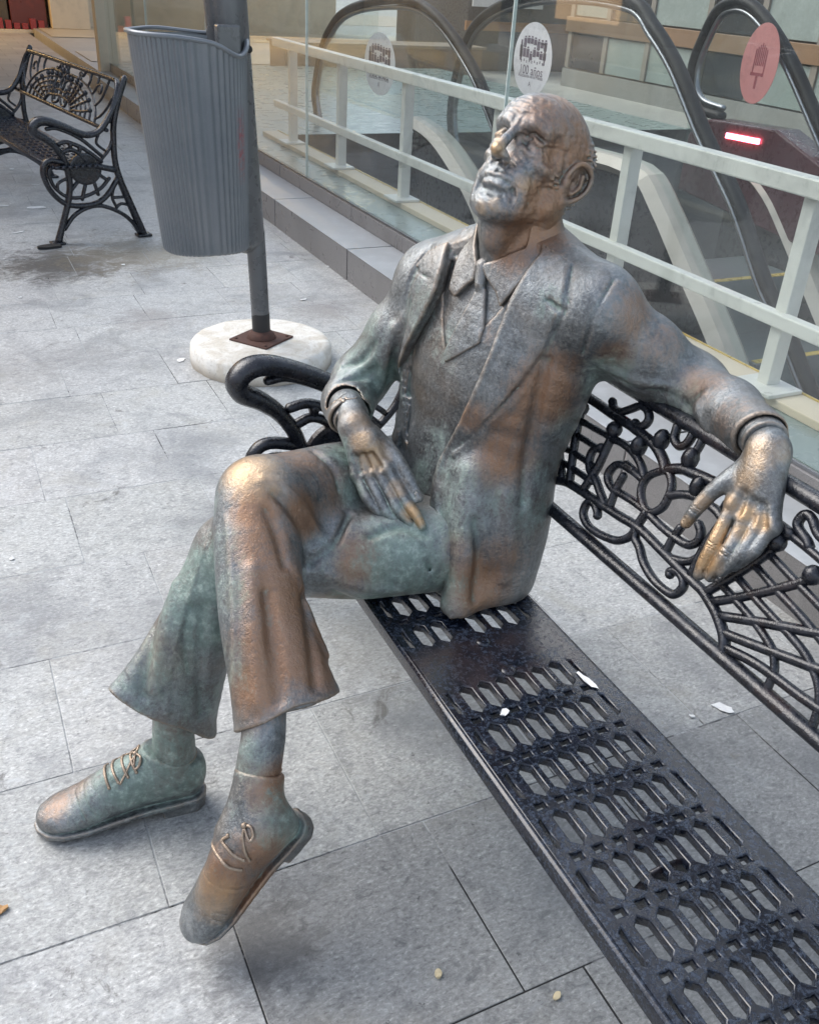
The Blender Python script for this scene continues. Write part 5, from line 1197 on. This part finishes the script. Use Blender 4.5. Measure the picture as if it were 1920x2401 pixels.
for fr, shaft, hand, lo, hi in ((SH_L, (*_sl, .48), 1, (-.10,1.26,-.03), (.33,1.50,.19)), (SH_R, (*_sr, .80), 1, (.10,.90,.00), (.48,1.20,.45))):
    SHOE_SEAMS[:] = []
    base_ = f_shoe(fr, shaft, hand); lf = lambda Q_: base_((fr.o+np.asarray(Q_, float)*fr.k @ fr.R.T).astype(F32))/F32(fr.k)
    SHOE_SEAMS[:] = [([tuple(p) for p in snap(catmull(pts, 4), lf, .0003, 9)], r) for pts, r in (
        ([(.126,.040,.030), (.150,.036,.062), (.160,.014,.088), (.160,-.014,.088), (.150,-.036,.062), (.126,-.040,.030)], .0017),
        ([(.100,.020,.135), (.135,.020,.110), (.172,.020,.086)], .0015), ([(.100,-.020,.135), (.135,-.020,.110), (.172,-.020,.086)], .0015),
        ([(.020,.040,.05), (.050,.045,.080), (.070,.045,.125)], .0013), ([(.020,-.040,.05), (.050,-.045,.080), (.070,-.045,.125)], .0013),
        ([(.205,.050,.040), (.209,.0,.066), (.205,-.050,.040)], .0014), ([(.220,.050,.036), (.225,.0,.060), (.220,-.050,.036)], .0014))]
    so_ = sculpt('shoe', [(f_shoe(fr, shaft, hand), lo, hi, .0028*Q)], stt, M_BRZ)
    fld = f_shoe(fr, shaft, hand); m = MB()
    on = lambda pts, off: [tuple(p) for p in snap([fr.wld(p) for p in pts], fld, off, 9)]
    dx = 0 if fr is SH_L else -.062
    for x in ((.172, .154, .137, .122) if fr is SH_L else (.182, .160)):
        z = .075+(.19-x)*.55 if fr is SH_L else .088+(.19-x)*.5
        x += dx
        V, F = tube(on([(x-.003,.022,z), (x+.001,.011,z+.006), (x+.002,0,z+.008), (x+.001,-.011,z+.006), (x-.003,-.022,z)], .0008), .0030, 6, up=(0, 0, 1), res=4); m.add(V, F)
        for s in (1, -1): m.add(*ball(on([(x-.003,.0235*s,z)], .0005)[0], .0034, 8))
    for s in (1, -1) if fr is SH_L else (1,):
        V, F = tube(on([(.110+dx,.001*s,.130), (.104+dx,.012*s,.133), (.112+dx,.022*s,.123), (.122+dx,.018*s,.117), (.114+dx,.004*s,.127)], .0020), .0026, 6, up=(0, 0, 1), res=5); m.add(V, F)
        V, F = tube(on([(.111+dx,.002*s,.128), (.124+dx,.008*s,.120), (.140+dx,.019*s,.108), (.150+dx,.027*s,.096)], .0016), .0024, 6, up=(0, 0, 1), res=5); m.add(V, F)
    m.add(*ball(on([(.111+dx,0,.128)], .002)[0], .0055, 8))
    lc = m.build('shoelace', M_BRZ, so_, smooth=True); lc.location = (0, 0, 0)
print('statue built in %.1f s' % (time.time()-_t0))
# ------------------------------------------------------------------ litter bin on its pole
def m_bin():
    t = NT('grey_bin_paint'); P = t.coord('Position')
    f = t.noise(P, 300, 3, .6); g = t.noise(P, 5, 4, .6)
    c = t.mix(t.lin(g, .3, .7, 0, 1), (.155, .172, .19), (.205, .215, .225)); c = t.mix(t.lin(f, .55, .75, 0, .3), c, (.3, .32, .33))
    sx = t.n('ShaderNodeSeparateXYZ'); t.l(P, sx.inputs[0])
    st = t.noise(P, 1, 2)
    m1 = t.lin(t.math('ABSOLUTE', t.math('SUBTRACT', sx.outputs[0], 1.035)), .006, .022, 1, 0); m2 = t.lin(t.math('ABSOLUTE', t.math('SUBTRACT', sx.outputs[2], .90)), .02, .15, 1, 0)
    c = t.mix(t.math('MULTIPLY', t.math('MULTIPLY', m1, m2), t.lin(t.noise(P, 70, 3), .4, .6, .1, .8)), c, (.30, .06, .07))
    return t.pbsdf(c, .36, .35, t.bump(f, .08, .001), .5)
M_BIN = m_bin()
M_POLE = mat_plain('grey_pole_paint', (.13, .135, .14), .3, .3, var=.1, scale=20, bump=.03)
M_RUST = mat_plain('rusty_plate', (.085, .042, .032), .75, .2, var=.4, scale=60, bump=.3)
def m_conc():
    t = NT('white_concrete'); P = t.coord('Position'); a = t.noise(P, 9, 5, .7, .6); f = t.noise(P, 90, 4, .7)
    c = t.mix(t.lin(a, .42, .62, 0, .8), (.82, .80, .74), (.60, .54, .44)); c = t.mix(t.lin(f, .56, .70, 0, .6), c, (.40, .37, .32))
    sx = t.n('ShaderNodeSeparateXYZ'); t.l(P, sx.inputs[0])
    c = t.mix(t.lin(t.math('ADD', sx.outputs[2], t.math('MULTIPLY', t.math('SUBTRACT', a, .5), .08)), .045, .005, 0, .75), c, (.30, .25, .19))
    return t.pbsdf(c, .85, 0, t.bump(t.math('ADD', f, a), .6, .006))
M_CONC = m_conc()
bn = empty('litter_bin', (1.125, 3.69, 0), 'grey ribbed litter bin on a pole with a round white concrete base', 'litter bin')
# concrete disc
m = MB(); n = 64; rr = random.Random(8); prof = [(.300, 0), (.303, .03), (.300, .074), (.290, .088), (.27, .0915), (.10, .0925)]
V = []; jit = [rr.uniform(-.004, .004) for _ in range(n)]
for (r, z) in prof:
    for k in range(n):
        a = 2*math.pi*k/n; q = r+(jit[k]+jit[k-1])*.5*(1 if r > .28 else 0); V.append((1.125+q*math.cos(a), 3.69+q*math.sin(a), z+rr.uniform(-.001, .001)*(r > .2)))
F = [tuple(range((len(prof)-1)*n, len(prof)*n))]
for q in range(len(prof)-1):
    for k in range(n): F.append((q*n+k, q*n+(k+1) % n, (q+1)*n+(k+1) % n, (q+1)*n+k))
m.add(V, F); m.build('concrete_base', M_CONC, bn, smooth=True)
m = MB(); c_, s_ = math.cos(.62), math.sin(.62); h = .098
m.box((-h, -h, .0930), (h, h, .1005), Matrix.Translation((1.13, 3.70, 0)) @ Matrix.Rotation(.62, 4, 'Z')); m.build('base_plate', M_RUST, bn, .002)
m = MB(); V, F = tube([(1.13, 3.70, .10), (1.13, 3.70, .108), (1.13, 3.70, .122), (1.13, 3.70, .130)], [.062, .060, .052, .041], 24, up=(0, 1, 0), res=2); m.add(V, F); m.build('base_collar', M_RUST, bn, smooth=True)
for a, b in ((1, 1), (1, -1), (-1, 1), (-1, -1)):
    p = Vector((1.13, 3.70, 0))+Matrix.Rotation(.62, 3, 'Z') @ Vector((a*.078, b*.078, 0))
    m = MB(); m.add(*ball((p.x, p.y, .101), .009, 8, (1, 1, .6))); m.build('bolt', M_RUST, bn, smooth=True)
m = MB(); V, F = tube([(1.1305, 3.70, .12), (1.1285, 3.70, .21)], .0385, 28, up=(0, 1, 0), res=1, caps=False); m.add(V, F); m.build('pole_foot', mat_plain('black_bitumen', (.02, .02, .022), .5), bn, smooth=True)
m = MB(); V, F = tube([(1.130, 3.70, .15), (1.116, 3.70, .55)], .038, 28, up=(0, 1, 0), res=1, caps=False); m.add(V, F)
V, F = tube([(1.078, 3.715, .52), (.985, 3.715, 2.3)], .078, 36, up=(0, 1, 0), res=1); m.add(V, F); m.build('pole', M_POLE, bn, smooth=True)
# ribbed tapering half-round body
def bin_ring(z, top=False):  # a flattened half round, wider at the top
    f = (z-.487)/(1.25-.487); cx = .912-.028*f; hw = .168+.040*f; dp = .150+.035*f
    out = []; N = 240
    for k in range(N):
        a = math.pi*k/(N-1)*1.0
        ca, sa = math.cos(a), math.sin(a)
        sx_ = abs(ca)**.72*(1 if ca > 0 else -1); sy = abs(sa)**.78
        rib = .0026*math.cos(a*58) if .06 < a < math.pi-.06 else 0
        out.append((cx+(hw+rib)*sx_, 3.715-(dp+rib)*sy, z))
    return out
m = MB(); zs_ = [.497, .502, .51, .55, .7, .9, 1.1, 1.19]
V = []; N = 240
for i, z in enumerate(zs_):
    R_ = bin_ring(z); k_ = (.94, .975, 1, 1, 1, 1, 1, 1)[i]; cx = sum(p[0] for p in R_)/N
    V += [(cx+(p[0]-cx)*k_, 3.715+(p[1]-3.715)*k_, p[2]) for p in R_]
# scooped rim: high at the outer side, low towards the pole
R_ = bin_ring(1.25); rim = []
for k, p in enumerate(R_):
    a = k/(N-1); z = 1.255+.022*math.sin(math.pi*a)**2*0-.055*math.exp(-((a-.28)/.16)**2)+.012*a
    V.append((p[0], p[1], z)); rim.append((p[0], p[1], z))
F = [tuple(range(N))]
for q in range(len(zs_)):
    for k in range(N-1): F.append((q*N+k, q*N+k+1, (q+1)*N+k+1, (q+1)*N+k))
    F.append((q*N+N-1, q*N, (q+1)*N, (q+1)*N+N-1))
m.add(V, F); bb = m.build('bin_body', M_BIN, bn, smooth=True)
V, F = tube(rim[::8]+[rim[-1]], .0105, 8, False, (0, 0, 1), .8, 3); m = MB(); m.add(V, F)
V, F = tube([rim[-1], (rim[-1][0]+.02, 3.74, 1.268), (.80, 3.80, 1.272), (.95, 3.78, 1.262), (1.04, 3.75, 1.262)], .009, 8, False, (0, 0, 1), .8, 5); m.add(V, F)
m.build('rim', M_BIN, bn, smooth=True)
m = MB(); m.add([(.70, 3.76, 1.262), (.95, 3.775, 1.26), (1.08, 3.75, 1.26), (1.08, 3.75, .52), (.93, 3.775, .50), (.76, 3.76, .50), (.70, 3.764, 1.262), (.95, 3.779, 1.26), (1.08, 3.754, 1.26), (1.08, 3.754, .52), (.93, 3.779, .50), (.76, 3.764, .50)], [(0, 1, 4, 5), (1, 2, 3, 4), (11, 10, 7, 6), (10, 9, 8, 7)]); m.build('back_plate', M_BIN, bn)
m = MB(); m.box((.965, 3.585, 1.16), (1.05, 3.63, 1.30)); m.build('bracket', M_POLE, bn, .006)
m = MB(); V, F = ball((1.088, 3.617, 1.222), .013, 12, (1, .5, 1)); m.add(V, F); m.build('lock_hole', mat_plain('hole_black', (.004, .004, .004), .6), bn, smooth=True)

# ------------------------------------------------------------------ litter
M_PAPER = mat_plain('white_paper', (.80, .80, .78), .8, var=.04, bump=.1)
def scrap(name, outline, z, t, mt, label, cat, curl=.003, group=None):
    n = len(outline); cx = sum(p[0] for p in outline)/n; cy = sum(p[1] for p in outline)/n
    rr = random.Random(int(abs(cx*1e4)))
    V = []
    for dz in (0, t):
        V += [(p[0], p[1], z+dz+rr.random()*curl) for p in outline]
    V += [(cx, cy, z+.0002), (cx, cy, z+t+curl*.6)]
    F = []
    for k in range(n):
        k2 = (k+1) % n
        F += [(2*n, k2, k), (2*n+1, n+k, n+k2), (k, k2, n+k2, n+k)]
    return tag(link(name, mesh(name, V, F), None, mt), label, cat, group)
def blob(cx, cy, rx, ry, rot, n=9, jit=.25, seed=1):
    rr = random.Random(seed); P = []
    for k in range(n):
        a = 2*math.pi*k/n; q = 1+rr.uniform(-jit, jit); x = rx*q*math.cos(a); y = ry*q*math.sin(a)
        P.append((cx+x*math.cos(rot)-y*math.sin(rot), cy+x*math.sin(rot)+y*math.cos(rot)))
    return P
LIT = [('paper_scrap', (0.53, 6.767), 0.001, 0.075, 0.036, 0.1, 'largest white paper scrap lying in front of the far bench', 'paper scrap', 'paper', 0.35, 0.0015),
 ('paper_scrap', (0.508, 8.1), 0.001, 0.018, 0.022, 0.3, 'small white paper scrap under the front edge of the far bench seat', 'paper scrap', 'paper', 0.25, 0.0015),
 ('paper_scrap', (0.37, 6.129), 0.001, 0.045, 0.01, 0.5, 'narrow white paper strip lying left of the far bench foot', 'paper scrap', 'paper', 0.25, 0.0015),
 ('paper_scrap', (0.342, 6.854), 0.001, 0.04, 0.014, 0.1, 'white paper strip at the left edge beside the largest scrap', 'paper scrap', 'paper', 0.25, 0.0015),
 ('paper_scrap', (0.622, 7.5), 0.001, 0.028, 0.006, 0.0, 'thin white sliver of paper just above the largest scrap', 'paper scrap', 'paper', 0.25, 0.0015),
 ('paper_scrap', (1.487, 1.167), 0.001, 0.028, 0.013, -0.7, 'torn white paper scrap under the back panel of the near bench', 'paper scrap', 'paper', 0.4, 0.0015),
 ('paper_chip', (1.394, 1.175), 0.001, 0.007, 0.004, -0.6, 'tiny white chip beside the torn scrap under the near bench', 'paper chip', 'paper', 0.25, 0.0015),
 ('paper_chip', (1.582, 4.434), 0.001, 0.022, 0.008, 0.3, 'white stub of paper right of the bin pole on the paving', 'paper chip', 'paper', 0.25, 0.0015),
 ('paper_chip', (1.929, 4.976), 0.001, 0.016, 0.01, 0.3, 'white chip of paper at the foot of the stone plinth', 'paper chip', 'paper', 0.25, 0.0015),
 ('paper_chip', (0.833, 5.288), 0.001, 0.012, 0.009, 0.3, 'white chip of paper below the grey bin', 'paper chip', 'paper', 0.25, 0.0015),
 ('paper_chip', (0.253, 4.837), 0.001, 0.009, 0.007, 0.3, 'white chip of paper near the left edge of the paving', 'paper chip', 'paper', 0.25, 0.0015),
 ('paper_chip', (-0.005, 2.43), 0.001, 0.007, 0.006, 0.3, 'round white chip of paper left of the statue', 'paper chip', 'paper', 0.25, 0.0015),
 ('paper_chip', (0.796, 3.785), 0.001, 0.02, 0.014, 0.4, 'crumbled white chip lying left of the concrete base', 'paper chip', 'paper', 0.4, 0.0015),
 ('seed_shell', (0.538, 0.828), 0.001, 0.0085, 0.0065, 1.0, 'pale seed shell on the paving nearer the statue shoe', 'seed shell', 'seed_skin', 0.05, 0.004),
 ('seed_shell', (0.706, 0.711), 0.001, 0.0085, 0.0055, 0.3, 'pale seed shell on the paving nearer the bench edge', 'seed shell', 'seed_skin', 0.05, 0.004),
 ('dry_leaf', (-0.132, 1.249), 0.001, 0.012, 0.008, 0.5, 'orange dry leaf at the left edge of the paving', 'leaf', 'dry_leaf', 0.3, 0.004),
 ('bird_dropping', (0.87, 0.975), 0.4412, 0.006, 0.026, 0.15, 'white dropping streak on the far edge of the bench seat', 'dropping', 'dropping', 0.25, 0.001),
 ('bird_dropping', (0.691, 0.957), 0.4412, 0.011, 0.006, 0.3, 'grey crusty dropping between two honeycomb holes of the seat', 'dropping', 'dropping', 0.5, 0.001),
 ('dark_rag', (0.499, 5.736), 0.001, 0.075, 0.032, 0.1, 'black flat rag under the front foot of the far bench', 'rag', 'black_rag', 0.2, 0.012)]
for nm, (x, y), z, rx, ry, rot, lab, cat, mt, jit, t_ in LIT:
    M_ = {'paper': M_PAPER}.get(mt) or bpy.data.materials.get(mt) or mat_plain(mt, {'seed_skin': (.62, .52, .33), 'dry_leaf': (.42, .24, .10), 'dropping': (.78, .78, .76), 'black_rag': (.015, .015, .016)}[mt], .7, bump=.1)
    scrap(nm, blob(x, y, rx, ry, rot, 10, jit, int(x*1000) % 97), z, t_, M_, lab, cat)
